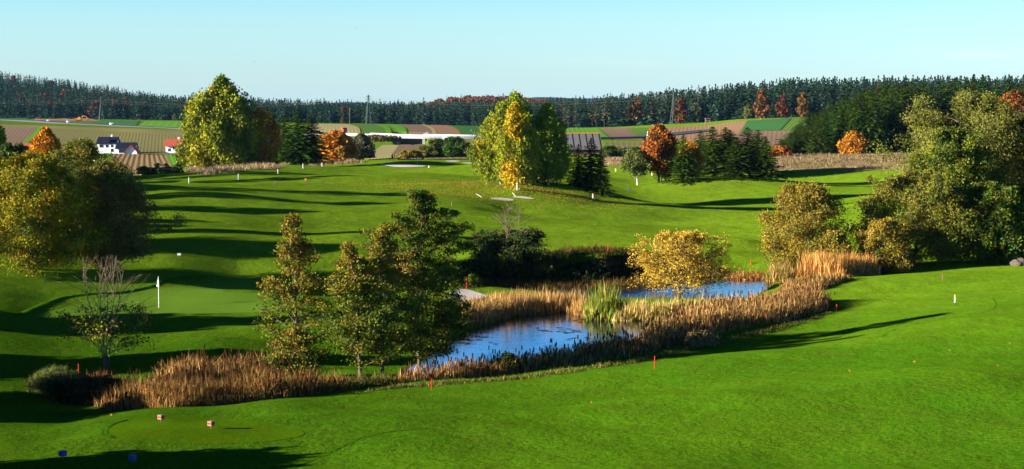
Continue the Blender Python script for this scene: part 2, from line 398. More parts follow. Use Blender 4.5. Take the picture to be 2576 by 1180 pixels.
# ponds, with low marshy ground between them
msk = (GD > 100) & (GD < 165) & (GP > 1150) & (GP < 2100)
_s = np.maximum(sdist(POND1, GX[msk], GD[msk]), 0) + np.maximum(sdist(POND2, GX[msk], GD[msk]), 0)
_k = np.clip((21 - _s) / 5, 0, 1)
GZ[msk] = GZ[msk] * (1 - _k) + np.minimum(GZ[msk], .14) * _k
for poly in (POND1, POND2):
    msk = (GD > 70) & (GD < 200) & (GP > 500) & (GP < 2300)
    x, y, z = GX[msk], GD[msk], GZ[msk]
    s = sdist(poly, x, y)
    t = np.clip(s / 3.2, 0, 1); t = t * t * (3 - 2 * t)
    zo = 0.05 + (np.maximum(z, .12) - 0.05) * t
    zi = -0.02 - .35 * np.clip(-s / 1.5, 0, 1)
    GZ[msk] = np.where(s < 0, zi, np.where(s < 3.2, zo, z))
# the underpass below the highway bridge
msk = (GP > 996) & (GP < 1072) & (GD > 745) & (GD < 870)
GZ[msk] = np.minimum(GZ[msk], 0.35)

_ci = np.arange(len(cols)); _ri = np.arange(len(rows)); _lr = np.log(rows)
def H(x, y):
    x = np.asarray(x, float); y = np.asarray(y, float)
    px = x / y * F + CX
    a = np.clip(np.interp(px, cols, _ci), 0, len(cols) - 1.001); b = np.clip(np.interp(np.log(y), _lr, _ri), 0, len(rows) - 1.001)
    i = a.astype(int); j = b.astype(int); u = a - i; v = b - j
    return (GZ[j, i] * (1 - u) + GZ[j, i + 1] * u) * (1 - v) + (GZ[j + 1, i] * (1 - u) + GZ[j + 1, i + 1] * u) * v

_ds = np.geomspace(30, 3500, 2600)
def hit(px, py, dmin=30.0):          # where the sight line through a pixel first meets the ground
    px = np.atleast_1d(np.asarray(px, float)); py = np.atleast_1d(np.asarray(py, float))
    out = np.zeros((len(px), 3))
    for k in range(len(px)):
        z = HC - slope(py[k]) * _ds
        x = PX(px[k], _ds, z)
        g = H(x, _ds) - z
        ok = np.nonzero((g > 0) & (_ds > dmin))[0]
        i = ok[0] if len(ok) else len(_ds) - 1
        i = max(i, 1)
        t = g[i - 1] / (g[i - 1] - g[i] + 1e-12); t = min(max(t, 0), 1)
        d = _ds[i - 1] + (_ds[i] - _ds[i - 1]) * t
        zz = HC - slope(py[k]) * d
        out[k] = (PX(px[k], d, zz), d, 0)
    out[:, 2] = H(out[:, 0], out[:, 1])
    return out
def at(px, d):
    x = float(PX(px, d, H(PX(px, d), d))); return np.array([x, d, float(H(x, d))])
def ztop(py, d): return HC - float(slope(py)) * d

nr, nc = GP.shape
idx = np.arange(nr * nc).reshape(nr, nc)
Q = np.stack([idx[:-1, :-1], idx[:-1, 1:], idx[1:, 1:], idx[1:, :-1]], -1).reshape(-1, 4)
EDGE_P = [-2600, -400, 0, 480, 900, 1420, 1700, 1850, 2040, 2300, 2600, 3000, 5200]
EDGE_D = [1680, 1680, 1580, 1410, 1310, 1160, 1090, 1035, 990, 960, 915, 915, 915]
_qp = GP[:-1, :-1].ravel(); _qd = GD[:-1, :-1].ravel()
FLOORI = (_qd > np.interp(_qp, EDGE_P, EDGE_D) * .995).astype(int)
g = obj('ground', mesh('ground', np.stack([GX, GD, GZ], -1), Q, [M['grass'], M['floor']], mi=FLOORI, smooth=True))
tag(g, 'rolling green golf course turf falling to a pond and rising to far fields', kind='structure')
del Q

# water: one level sheet inside each pond basin
def fan(name, poly, z, mat, label):
    c = poly.mean(0); n = len(poly); k = 10
    V = [(c[0], c[1], z)]
    for r in range(1, k + 1):
        V += [(*(c + (p - c) * r / k), z) for p in poly]
    T = [(0, 1 + i, 1 + (i + 1) % n) for i in range(n)]
    Qs = [(1 + (r - 1) * n + i, 1 + r * n + i, 1 + r * n + (i + 1) % n, 1 + (r - 1) * n + (i + 1) % n) for r in range(1, k) for i in range(n)]
    o = obj(name, mesh(name, V, [np.array(T), np.array(Qs)], mat))
    return tag(o, label, kind='structure')
def grow(poly, m):
    c = poly.mean(0); v = poly - c
    return c + v * (1 + m / np.linalg.norm(v, axis=1)[:, None])
def sheetwater(name, poly, label):
    x0, y0 = poly.min(0) - 1; x1, y1 = poly.max(0) + 1
    xs = np.linspace(x0, x1, 60); ys = np.linspace(y0, y1, 60)
    X, Y = np.meshgrid(xs, ys); s = sdist(poly, X.ravel(), Y.ravel()).reshape(X.shape)
    keep = s < 1.6
    ii = np.arange(3600).reshape(60, 60)
    cell = keep[:-1, :-1] & keep[1:, :-1] & keep[:-1, 1:] & keep[1:, 1:]
    Qs = np.stack([ii[:-1, :-1], ii[:-1, 1:], ii[1:, 1:], ii[1:, :-1]], -1)[cell]
    V = np.stack([X, Y, np.zeros_like(X)], -1).reshape(-1, 3)
    u, inv = np.unique(Qs, return_inverse=True)
    o = obj(name, mesh(name, V[u], inv.reshape(-1, 4), M['water'], smooth=True))
    return tag(o, label, kind='structure')
sheetwater('water', POND1, 'blue pond water ruffled by wind between the reeds')
sheetwater('water', POND2, 'pale blue pond water behind the reed bed and golden willow')

def drape(name, D, mat, label, off=.03, nr=16, n=8, kind='structure'):
    W = hit(*smooth_closed(D, n).T)[:, :2]
    c = W.mean(0); k = len(W)
    P = np.concatenate([c[None]] + [c + (W - c) * r / nr for r in range(1, nr + 1)])
    z = H(P[:, 0], P[:, 1]) + off
    T = np.array([(0, 1 + i, 1 + (i + 1) % k) for i in range(k)])
    Qs = np.array([(1 + (r - 1) * k + i, 1 + r * k + i, 1 + r * k + (i + 1) % k, 1 + (r - 1) * k + (i + 1) % k) for r in range(1, nr) for i in range(k)])
    o = obj(name, mesh(name, np.c_[P, z], [T, Qs], mat, smooth=True))
    return tag(o, label, kind=kind), W

TEE, TEEW = drape('tee', [(262, 1085), (300, 1062), (400, 1050), (520, 1051), (640, 1062), (740, 1078), (760, 1096), (660, 1112), (500, 1118), (360, 1112), (285, 1102)], M['tee'], 'oval mown tee with two red and white markers on it', off=.012)
GRN, GRNW = drape('putting_green', [(90, 796), (170, 772), (270, 748), (390, 728), (520, 712), (680, 706), (760, 740), (740, 776), (640, 786), (400, 791), (220, 797)], M['green'], 'smooth pale putting green with a white flag', off=.015)
for D, lab in [([(1126, 748), (1140, 733), (1170, 729), (1205, 738), (1226, 747), (1190, 756), (1150, 756)], 'grey sand bunker beside the pond reeds'),
               ([(956, 413), (990, 413), (1036, 416), (1070, 417.5), (1058, 420), (1004, 420.5), (974, 417.5)], 'long pale sand bunker below the red flag'),
               ([(1234, 501), (1252, 498), (1285, 501), (1292, 505), (1270, 505.5)], 'small sand bunker below the birches with a rake'),
               ([(1290, 496), (1310, 494), (1338, 498.5), (1344, 501), (1320, 500)], 'thin sand bunker at the birch roots'),
               ([(1120, 405.5), (1140, 404.5), (1158, 406), (1140, 407.5)], 'far sliver of bunker sand on the skyline of the course'),
               ([(1160, 410.5), (1185, 409), (1204, 410.5), (1182, 412.3)], 'far sliver of bunker sand right of the red flag')]:
    drape('bunker', D, M['sand'], lab, off=.05)

# ---- fields as draped strips, rows running down the strip
def strip(name, left, right, mat, label, off=.22, nu=24, nv=24, furrow=0, amp=.0):
    l = smooth_open(left, 8); r = smooth_open(right, 8)
    tl = np.linspace(0, 1, len(l)); tr = np.linspace(0, 1, len(r)); t = np.linspace(0, 1, nv)
    Lp = np.stack([np.interp(t, tl, l[:, 0]), np.interp(t, tl, l[:, 1])], -1); Rp = np.stack([np.interp(t, tr, r[:, 0]), np.interp(t, tr, r[:, 1])], -1)
    # unproject a coarse lattice, then refine across in world space
    nk = 9
    W = np.stack([hit(*(Lp + (Rp - Lp) * u).T, dmin=330) for u in np.linspace(0, 1, nk)], 0)   # nk,nv,3
    u = np.linspace(0, 1, nu); ku = np.linspace(0, 1, nk)
    X = np.stack([np.interp(u, ku, W[:, j, 0]) for j in range(nv)], 0); Y = np.stack([np.interp(u, ku, W[:, j, 1]) for j in range(nv)], 0)
    Z = H(X, Y) + off
    if furrow: Z = Z + amp * np.sin(u * furrow * 2 * math.pi)[None, :] + amp
    ii = np.arange(nu * nv).reshape(nv, nu)
    Qs = np.stack([ii[1:, :-1], ii[1:, 1:], ii[:-1, 1:], ii[:-1, :-1]], -1).reshape(-1, 4)
    uv = np.stack(np.meshgrid(u, t), -1).reshape(-1, 2)
    o = obj(name, mesh(name, np.stack([X, Y, Z], -1), Qs, mat, uv=uv, smooth=True))
    return tag(o, label, kind='structure')

FM = dict(
    brown=lambda n: fieldmat('ploughed_soil', (.11, .072, .045), (.19, .13, .085), n),
    brown2=lambda n: fieldmat('red_soil', (.17, .095, .05), (.25, .15, .085), n),
    tan=lambda n: fieldmat('stubble', (.19, .16, .06), (.32, .27, .13), n),
    green=lambda n: fieldmat('sown_green', (.05, .10, .018), (.085, .15, .024), n),
    bright=lambda n: fieldmat('bright_green_crop', (.06, .16, .014), (.10, .23, .022), n),
    deep=lambda n: fieldmat('deep_green_crop', (.028, .085, .024), (.045, .125, .036), n),
    rows=lambda n: fieldmat('hillside_rows', (.125, .095, .045), (.125, .13, .04), n),
    verge=lambda n: fieldmat('rough_verge', (.11, .10, .03), (.19, .16, .06), n),
)
strip('field', [(-120, 372), (-80, 322)][::-1], [(60, 368), (98, 321)][::-1], FM['brown'](18), 'brown ploughed field at the far left edge')
strip('field', [(98, 321), (44, 372)], [(110, 322), (60, 372)], FM['bright'](3), 'thin bright grass baulk between two ploughed slopes', off=.3)
strip('field', [(110, 322), (60, 376)], [(462, 341), (470, 392)], FM['rows'](44), 'hillside of green and brown rows behind the houses', nu=60)
strip('field', [(-120, 309), (-120, 322)], [(462, 329), (462, 341)], FM['verge'](3), 'rough grass verge below the highway', off=.2, nu=40)
strip('field', [(-60, 287), (-60, 298)], [(74, 291), (74, 300)], FM['deep'](6), 'small deep green field at the foot of the wooded hill')
strip('field', [(90, 293), (86, 303)], [(228, 298), (250, 306)], FM['brown2'](4), 'narrow strip of brown heath below the wooded hill')
strip('field', [(262, 303), (230, 309)], [(352, 305), (340, 318)], FM['deep'](5), 'dark green crop field beside the highway')
strip('field', [(366, 305), (348, 319)], [(520, 306), (520, 325)], FM['bright'](8), 'bright green crop field beside the highway')
strip('field', [(290, 388), (240, 448)], [(415, 392), (448, 447)], fieldmat('ridge_soil', (.14, .09, .045), (.19, .13, .06), 11, .09), 'ploughed field with deep curving furrows below the houses', nu=150, nv=30, furrow=11, amp=.06)
strip('field', [(415, 391), (434, 420), (452, 447)], [(440, 392), (450, 425), (466, 445)], FM['bright'](2), 'bright green grass margin beside the furrowed field', off=.3)
strip('field', [(790, 312), (760, 341)], [(876, 313.5), (902, 322), (908, 342)], FM['tan'](14), 'pale stubble strip field behind the orange bush', nu=40)
strip('field', [(882, 313), (908, 322), (914, 342)], [(942, 313), (966, 322), (972, 342)], FM['green'](9), 'first curved green strip field by the pylon')
strip('field', [(942, 313), (966, 322), (972, 342)], [(952, 313), (980, 322), (986, 342)], FM['bright'](2), 'bright edge of the first curved green strip')
strip('field', [(960, 313), (992, 322), (999, 342)], [(996, 313.5), (1020, 324), (1024, 342)], FM['bright'](9), 'second curved green strip field by the pylon')
strip('field', [(1002, 313.5), (1026, 324), (1030, 342)], [(1060, 314), (1082, 325), (1090, 342)], FM['brown'](10), 'brown strip field in the middle of the far slope')
strip('field', [(1060, 314), (1082, 325), (1090, 342)], [(1068, 314), (1092, 325), (1100, 342)], FM['tan'](2), 'pale baulk between the two brown strips', off=.3)
strip('field', [(1070, 315), (1094, 325), (1102, 342)], [(1126, 315.5), (1150, 326), (1164, 342)], FM['brown2'](10), 'second brown strip field left of the dark green field')
strip('field', [(1132, 316), (1156, 326), (1172, 342)], [(1240, 317), (1240, 344)], FM['deep'](12), 'dark green field left of the birch group')
strip('field', [(760, 343), (760, 352)], [(1240, 350), (1240, 368)], FM['verge'](3), 'rough grass bank below the highway bridge', off=.18, nu=60)
strip('field', [(962, 366), (925, 392), (918, 404)], [(1004, 366), (985, 392), (985, 400)], FM['tan'](8), 'pale striped field below the bridge')
strip('field', [(1008, 365), (990, 385), (990, 402)], [(1068, 364), (1062, 385), (1060, 402)], FM['brown'](9), 'ploughed field below the bridge')
strip('field', [(1078, 364), (1068, 385), (1066, 402)], [(1150, 362), (1200, 385), (1220, 402)], FM['rows'](9), 'brown and green field behind the dark bushes')
strip('field', [(1415, 323), (1420, 350)], [(1504, 323), (1540, 353)], FM['bright'](8), 'bright green field above the barn roof')
strip('field', [(1508, 323), (1545, 353)], [(1576, 323), (1622, 353)], FM['brown'](12), 'dark brown ploughed field right of the barn')
strip('field', [(1582, 323), (1628, 353)], [(1668, 322), (1660, 354)], FM['green'](10), 'olive green field left of the copper beech')
strip('field', [(1668, 322), (1655, 356)], [(1800, 316), (1810, 356)], FM['brown2'](14), 'orange brown field behind the copper beech', nu=40)
strip('field', [(1800, 314), (1802, 352)], [(1880, 304), (1850, 352)], FM['brown2'](8), 'reddish field running up to the wooden hide')
strip('field', [(1882, 304), (1856, 330)], [(1990, 298), (1962, 329)], FM['deep'](10), 'green field on the right hand rise')
strip('field', [(1994, 298), (1966, 329)], [(2060, 294), (2040, 329)], FM['green'](8), 'olive strip field on the right hand rise')
strip('field', [(1858, 331), (1850, 366)], [(2040, 330), (2040, 372)], FM['brown'](16), 'brown field left of the spruce stand', nu=40)
strip('field', [(1520, 358), (1525, 372)], [(1660, 358), (1660, 374)], FM['rows'](10), 'striped field right of the barn')
strip('meadow', [(1948, 391), (1935, 433)], [(2320, 386), (2290, 428)], M['meadow'], 'dry tawny meadow in front of the spruce stand', off=.06, nu=60)
strip('meadow', [(1515, 398), (1515, 419)], [(1600, 398), (1640, 416)], M['meadow'], 'small tawny meadow behind the little birch', off=.06)
strip('meadow', [(470, 414), (462, 444)], [(700, 412), (700, 426)], M['meadow'], 'strip of tall dry grass below the big birch', off=.05)

# ---- highway ribbon
HP = np.array([(-900, 2050), (-600, 1900), (0, 1550), (180, 1300), (300, 1180), (480, 1000), (700, 880), (900, 820), (1040, 803), (1220, 800), (1400, 815), (1520, 840), (1640, 870), (1800, 930)], float)
hp = smooth_open(HP, 14)
hx = PX(hp[:, 0], hp[:, 1]); hy = hp[:, 1]
hz = np.interp(hp[:, 0], [-900, -600, 0, 180, 300, 480, 700, 900, 1040, 1220, 1400, 1520, 1640, 1800], [13, 11, 8.6, 6.7, 5.8, 5.3, 4.8, 4.2, 3.6, 3.1, 2.7, 2.4, 2.6, 5.4]) + .35
ker = np.ones(9) / 9; hz = np.convolve(np.pad(hz, 4, mode='edge'), ker, 'valid')
tang = np.stack([np.gradient(hx), np.gradient(hy)], -1); tang /= np.linalg.norm(tang, axis=1)[:, None]
nor = np.stack([-tang[:, 1], tang[:, 0]], -1)
def ribbon(name, o0, o1, dz, mat, label=None, parent=None, th=0.0, sel=slice(None)):
    A = np.c_[np.stack([hx, hy], -1) + nor * o0, hz + dz][sel]; B = np.c_[np.stack([hx, hy], -1) + nor * o1, hz + dz][sel]
    n = len(A); V = np.concatenate([A, B]); i = np.arange(n - 1)
    Qs = np.stack([i, i + 1, i + 1 + n, i + n], -1)
    if th:
        V = np.concatenate([V, V - [0, 0, th]]); m2 = 2 * n
        Qs = np.concatenate([Qs, np.stack([i, i + m2, i + 1 + m2, i + 1], -1), np.stack([i + n, i + n + 1, i + n + 1 + m2, i + n + m2], -1), Qs[:, ::-1] + m2])
    o = obj(name, mesh(name, V, Qs, mat), parent)
    if label: tag(o, label, kind='structure')
    return o
ribbon('highway', -6, 6, 0, M['asphalt'], 'grey highway crossing the far fields on a low bank', th=1.2)
ribbon('road_marking', -5.6, -5.3, .03, M['line'], 'white edge line of the far highway')
ribbon('road_marking', 5.3, 5.6, .03, M['line'], 'white far edge line of the highway')

# bridge where the underpass dips below the highway
bsel = np.nonzero((hp[:, 0] > 895) & (hp[:, 0] < 1224))[0]; bs = slice(bsel[0], bsel[-1] + 1)
bc = at(1036, 800)
br = empty('highway_bridge', (0, 0, 0)); tag(br, 'long white concrete highway bridge over a dark underpass', 'bridge')
ribbon('deck', -7.0, 7.0, -.25, M['concrete'], parent=br, th=.9, sel=bs)
for s, a in ((-1, -7.25), (1, 7.0)):
    ribbon('parapet', a, a + .25, .45, M['concrete'], parent=br, th=.8, sel=bs)
csel = np.nonzero((hp[:, 0] > 1072) & (hp[:, 0] < 1300))[0]
rl = ribbon('crash_barrier', -6.9, -6.6, .95, M['white'], th=.45, sel=slice(csel[0], csel[-1] + 1))
rl['kind'] = 'thing'; tag(rl, 'long white crash barrier along the highway right of the bridge', 'barrier')
for pxx in (1000, 1068):
    b = MB(); x = float(PX(pxx, 800)); b.box(x - .6, x + .6, 792, 810, -.5, 2.9); b.build('abutment', M['concrete'], br)

# far hills beyond everything
hxs = np.linspace(-5200, 5200, 160); r = np.random.default_rng(5)
hh = 58 + 14 * np.sin(hxs / 420 + 1) + 8 * np.sin(hxs / 170) + 5 * np.sin(hxs / 61)
V = np.concatenate([np.c_[hxs, np.full(160, 6500.), np.full(160, -60.)], np.c_[hxs, np.full(160, 7400.), hh], np.c_[hxs, np.full(160, 8600.), np.full(160, -60.)]])
i = np.arange(159); Qs = np.concatenate([np.stack([i, i + 1, i + 161, i + 160], -1), np.stack([i + 160, i + 161, i + 321, i + 320], -1)])
tag(obj('hills', mesh('hills', V, Qs, M['hill'], smooth=True)), 'faint blue hills on the horizon', kind='structure')

# ------------------------------------------------------------------ vegetation makers
def unit(v): return v / (np.linalg.norm(v, axis=-1, keepdims=True) + 1e-9)
def cards(r, C, la, lb, axis=None, spread=1.0):
    """one rhombic leaf per centre"""
    n = len(C)
    a = unit(r.normal(size=(n, 3))) if axis is None else unit(axis + r.normal(size=(n, 3)) * spread)
    b = unit(np.cross(a, unit(r.normal(size=(n, 3)))))
    s = r.uniform(.7, 1.3, (n, 1))
    V = np.stack([C - a * la * s, C + b * lb * s, C + a * la * s, C - b * lb * s], 1)
    return V.reshape(-1, 3), np.arange(n * 4).reshape(n, 4)

def palette(r, n, pal):
    w = np.array([p[3] for p in pal], float); w /= w.sum()
    k = r.choice(len(pal), n, p=w)
    return np.array([p[:3] for p in pal])[k]

ENV = {
    'round': lambda u: np.sin(np.pi * np.clip(u, 0, 1) ** .85) ** .55,
    'egg': lambda u: (np.clip(u, 0, 1) ** .30) * (np.clip(1 - u, 0, 1) ** .75) * 1.75,
    'dome': lambda u: np.sqrt(np.clip(1 - (np.clip(u, 0, 1) - .22) ** 2 / (.78 ** 2 if True else 1), 0, 1)) * np.clip(.55 + u * 2.2, 0, 1),
    'cone': lambda u: np.clip(1 - u, 0, 1) ** .8 * np.clip(.45 + u * 3, 0, 1) * 1.15,
    'column': lambda u: np.clip(1 - u ** 3, 0, 1) * np.clip(.6 + u * 2, 0, 1),
}
def broadleaf(seed, Ht, Rw, t0=.12, env='round', nlimb=26, nclump=70, nleaf=90, la=.12, lb=.08, rc=.55, flat=.7, droop=0.0, pal=None, toppal=None, topt=.7,
              rt=.14, stems=1, stemspread=.3, shell=.45, lean=(0, 0), tw=1.0, fill=.3, bare=0.0, leafy=None, patch=None, up=(.04, .22), limbr=.34):
    r = np.random.default_rng(seed)
    E = ENV[env]
    lob = r.uniform(0, 6.28, 4); lf = np.array([2, 3, 5, 4]); la_ = r.uniform(.05, .15, 4)
    def rad(u, az): return Rw * E(u) * (1 + sum(la_[k] * np.sin(lf[k] * az + lob[k] + u * 5 * (k + 1) * .6) for k in range(4)))
    TV, TQ, n = [], [], 0
    def addt(P, ra, ns):
        nonlocal n
        V, Q_ = tube(P, ra, ns); TV.append(V); TQ.append(Q_ + n); n += len(V)
    stempaths = []
    for s in range(stems):
        az = 6.28 * s / max(stems, 1) + r.uniform(0, 1); off = stemspread if stems > 1 else 0
        t = np.linspace(0, 1, 9)
        hs = Ht * (r.uniform(.8, .97) if stems > 1 else .97)
        wob = np.cumsum(r.normal(0, .012 * Ht, (9, 2)), 0) * t[:, None] ** .6
        P = np.c_[off * .25 * np.cos(az) + off * Rw * np.cos(az) * t ** 1.2 + lean[0] * t + wob[:, 0], off * .25 * np.sin(az) + off * Rw * np.sin(az) * t ** 1.2 + lean[1] * t + wob[:, 1], t * hs - .15 * (t == 0)]
        stempaths.append(P)
        addt(P, rt * (1 - t) ** .9 * (1.25 if stems == 1 else .8) + .012 * tw, 6)
    C = []
    for i in range(nlimb):
        P = stempaths[i % stems]
        ts = max(t0 * .8, .06) + (0.92 - t0 * .8) * ((i + r.uniform(0, 1)) / nlimb)
        az = i * 2.399 + r.uniform(-.5, .5)
        p0 = np.array([np.interp(ts * Ht, P[:, 2], P[:, k]) for k in range(3)])
        te = min(ts + r.uniform(*up), .99); u = (te - t0) / (1 - t0)
        rr = rad(max(u, .02), az) * r.uniform(.72, 1.16)
        ax = np.array([np.interp(te * Ht, P[:, 2], P[:, k]) for k in range(2)]) * .5
        p2 = np.array([ax[0] + lean[0] * te * .5 + rr * math.cos(az), ax[1] + lean[1] * te * .5 + rr * math.sin(az), te * Ht - droop * rr * .5])
        pm = (p0 + p2) / 2 + np.array([0, 0, (.12 + droop * .3) * rr]) + r.normal(0, .05 * rr + .02, 3)
        t = np.linspace(0, 1, 6)[:, None]
        q = (1 - t) ** 2 * p0 + 2 * t * (1 - t) * pm + t ** 2 * p2
        addt(q, rt * limbr * (1 - ts) ** .6 * (1 - t[:, 0]) + .010 * tw, 4)
        for f in (.55, .8, 1.0):
            C.append((*(q[0] + (np.array([np.interp(f, t[:, 0], q[:, k]) for k in range(3)]) - q[0])), ))
        for s in range(2 + int(tw > 1) * 2):             # side twigs
            f = r.uniform(.35, .9); b0 = np.array([np.interp(f, t[:, 0], q[:, k]) for k in range(3)])
            dv = unit(np.array([math.cos(az + r.choice([-1, 1]) * r.uniform(.5, 1.1)), math.sin(az + r.uniform(-1, 1)), r.uniform(-.1, .8) - droop]))
            b1 = b0 + dv * rr * r.uniform(.25, .5)
            addt(np.array([b0, (b0 + b1) / 2 + r.normal(0, .04, 3), b1]), np.array([.012, .009, .005]) * tw, 4)
            C.append(tuple(b1))
    C = np.array(C)
    # free clumps through the crown, mostly near its surface
    m = int(nclump); u = r.uniform(.02, .98, m * 3)
    keep = r.uniform(size=m * 3) < np.clip(E(u), .12, 1); u = u[keep][:m]; m = len(u)
    az = r.uniform(0, 6.28, m); k = (shell + (1 - shell) * r.uniform(0, 1, m) ** .6)
    inner = r.uniform(size=m) < fill; k[inner] *= r.uniform(.1, .9, inner.sum())
    rr = rad(u, az) * k * np.exp(r.normal(0, .10, m))
    t = t0 + u * (1 - t0); P = stempaths[0]
    ax = np.stack([np.interp(t * Ht, P[:, 2], P[:, j]) for j in range(2)], -1) * (.4 if stems > 1 else 1)
    Cf = np.c_[ax[:, 0] + rr * np.cos(az), ax[:, 1] + rr * np.sin(az), t * Ht]
    C = np.concatenate([C, Cf]) if bare < .9 else C
    tt = C[:, 2] / Ht
    if leafy is not None:                        # (low, high) band of the crown that still has leaves
        C = C[(tt > leafy[0]) & (tt < leafy[1])]
    if bare: C = C[r.uniform(size=len(C)) > bare]
    tt = np.clip(C[:, 2] / Ht, 0, 1)
    nl = np.maximum(6, (nleaf * r.uniform(.5, 1.4, len(C)))).astype(int)
    ci = np.repeat(np.arange(len(C)), nl); N_ = len(ci)
    sc = r.uniform(.6, 1.25, len(C))[ci][:, None] * rc * (.55 + .45 * (1 - tt[ci][:, None] ** 3))
    d = r.normal(size=(N_, 3)) * .55
    d *= np.minimum(1, 1.4 / (np.linalg.norm(d, axis=1)[:, None] + 1e-6))
    d[:, 2] *= flat
    if droop: d[:, 2] = d[:, 2] * (1 + droop) - droop * .5 * np.abs(d[:, 2])
    P_ = C[ci] + d * sc
    P_[:, 2] = np.maximum(P_[:, 2], .05)
    V, Q_ = cards(r, P_, la, lb, axis=np.array([0, 0, -1.0]) if droop > .2 else None, spread=.8)
    cc = palette(r, len(C), pal)
    if toppal is not None:
        top = r.uniform(size=len(C)) < np.clip((tt - topt) / .25 + .5, 0, 1)
        cc[top] = palette(r, int(top.sum()), toppal)
    if patch is not None:                        # an autumn coloured region of the crown: (x, z, rx, rz, palette)
        for (qx, qz, rx, rz, pp) in patch:
            s = (((C[:, 0] - qx) / rx) ** 2 + ((C[:, 2] - qz) / rz) ** 2 + r.normal(0, .35, len(C))) < 1
            cc[s] = palette(r, int(s.sum()), pp)
    leafc = cc[ci] * (1 + r.normal(0, .16, (N_, 1))) + r.normal(0, .008, (N_, 3))
    leafc = np.clip(leafc, .003, 1)
    return np.concatenate(TV), np.concatenate(TQ), V, Q_, np.repeat(leafc, 4, 0)

def plant(name, label, cat, loc, geo, bark, group=None, rz=0.0, leafm=None):
    TV, TQ, V, Q_, c = geo
    o = empty(name, loc, rz); tag(o, label, cat, group)
    obj('trunk', mesh('trunk', TV, TQ, bark, smooth=True), o)
    obj('crown', mesh('crown', V, Q_, leafm or M['leaf'], col=np.minimum(c * LEAFGAIN, .8)), o)
    return o

def spruce_geo(seed, Ht, Rw, nwh=26, nb=10, nst=5, t0=.03, cw=.16, pal=None, p=.85, dens=2, ragged=.15):
    r = np.random.default_rng(seed)
    C, A, S_, K_ = [], [], [], []
    for w in range(nwh):
        t = t0 + (.985 - t0) * (w / (nwh - 1)) ** .92
        L = Rw * (1 - t) ** p * r.uniform(1 - ragged, 1 + ragged) + .10
        n = max(4, int(nb * (.5 + .5 * (1 - t)) + .5))
        for b in range(n):
            az = 6.283 * (b + r.uniform(-.3, .3)) / n + w * 1.1
            Lb = L * r.uniform(.72, 1.12); o = np.array([math.cos(az), math.sin(az), 0]); sd = np.array([-o[1], o[0], 0])
            z0 = t * Ht + r.uniform(-.3, .3) * Ht / nwh
            for s in range(nst):
                f = (s + .6) / nst; rr = Lb * f
                z = z0 + Lb * (.10 * f - .42 * f ** 2 + .16 * f ** 4)
                for q in range(dens):
                    sgn = (-1) ** q
                    C.append(o * rr + sd * sgn * r.uniform(.0, .16) * Lb * (1.2 - f) + np.array([0, 0, z + r.uniform(-.08, .03)]))
                    A.append(o + sd * sgn * r.uniform(.2, .9) + np.array([0, 0, -r.uniform(.1, .6)]))
                    S_.append(.5 * Lb / nst + cw * .8 * (.3 + .7 * Lb / Rw)); K_.append(.35 + .65 * Lb / Rw)
    # leader
    for k in range(8):
        C.append(np.array([0, 0, Ht * (.955 + .045 * k / 7)])); A.append(np.array([r.normal(0, .4), r.normal(0, .4), 1.])); S_.append(cw * .8 * (1 - k / 10)); K_.append(.35)
    C = np.array(C); A = unit(np.array(A)); S_ = np.array(S_)[:, None]
    n = len(C)
    b = unit(np.cross(A, unit(r.normal(size=(n, 3)) * .5 + [0, 0, 1])))
    kw_ = cw * np.array(K_)[:, None]
    V = np.stack([C - A * S_, C + b * kw_, C + A * S_, C - b * kw_], 1).reshape(-1, 3)
    c = palette(r, n, pal) * (1 + r.normal(0, .2, (n, 1)))
    t = np.linspace(0, 1, 6)
    TV, TQ = tube(np.c_[0 * t, 0 * t, t * Ht * .97 - .1 * (t == 0)], Ht * .014 * (1 - t) + .01, 6)
    return TV, TQ, V, np.arange(n * 4).reshape(n, 4), np.repeat(np.clip(c, .002, 1), 4, 0)

LEAFGAIN = 1.75
# palettes (albedo r g b weight)
ALDER = [(.060, .075, .006, 4), (.09, .092, .008, 2.5), (.034, .05, .006, 5), (.11, .085, .010, 1.5)]
ALDERTOP = [(.125, .075, .014, 4), (.11, .085, .012, 3), (.085, .085, .009, 4)]
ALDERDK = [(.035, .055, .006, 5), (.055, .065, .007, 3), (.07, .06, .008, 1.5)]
WILLOW = [(.12, .105, .007, 4), (.15, .12, .008, 3), (.07, .08, .008, 3), (.17, .115, .006, 1.5)]
WILLOWP = [(.085, .085, .016, 4), (.12, .115, .026, 2), (.055, .06, .010, 4)]
WILLOWB = [(.09, .06, .018, 4), (.07, .055, .015, 3), (.11, .08, .02, 2)]
GOLD = [(.25, .155, .018, 5), (.21, .14, .018, 3), (.29, .19, .03, 2)]
OLIVE = [(.135, .095, .014, 4), (.11, .09, .014, 3), (.165, .11, .014, 2), (.08, .075, .012, 2)]
OLIVEG = [(.088, .085, .012, 4), (.066, .07, .010, 3), (.115, .09, .014, 2), (.048, .052, .009, 3)]
BIRCH = [(.105, .116, .008, 5), (.145, .145, .010, 3), (.075, .09, .008, 4), (.20, .145, .008, 1.2)]
BIRCHY = [(.25, .165, .006, 5), (.21, .16, .008, 3), (.28, .14, .006, 2)]
BIRCHG = [(.085, .12, .010, 5), (.13, .15, .012, 3), (.06, .085, .008, 3)]
ORANGE = [(.27, .105, .009, 5), (.31, .145, .010, 3), (.20, .07, .008, 4)]
ORANGEB = [(.27, .105, .010, 4), (.20, .07, .010, 3), (.32, .15, .012, 2), (.10, .06, .010, 2)]
COPPER = [(.17, .050, .010, 4), (.12, .040, .010, 3), (.22, .075, .012, 2), (.06, .035, .008, 2)]
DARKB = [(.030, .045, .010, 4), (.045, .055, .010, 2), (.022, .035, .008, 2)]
SHADEB = [(.018, .026, .006, 5), (.028, .036, .007, 2), (.012, .018, .005, 2)]  # leaf colour darkened to stand in for shade on the far bank
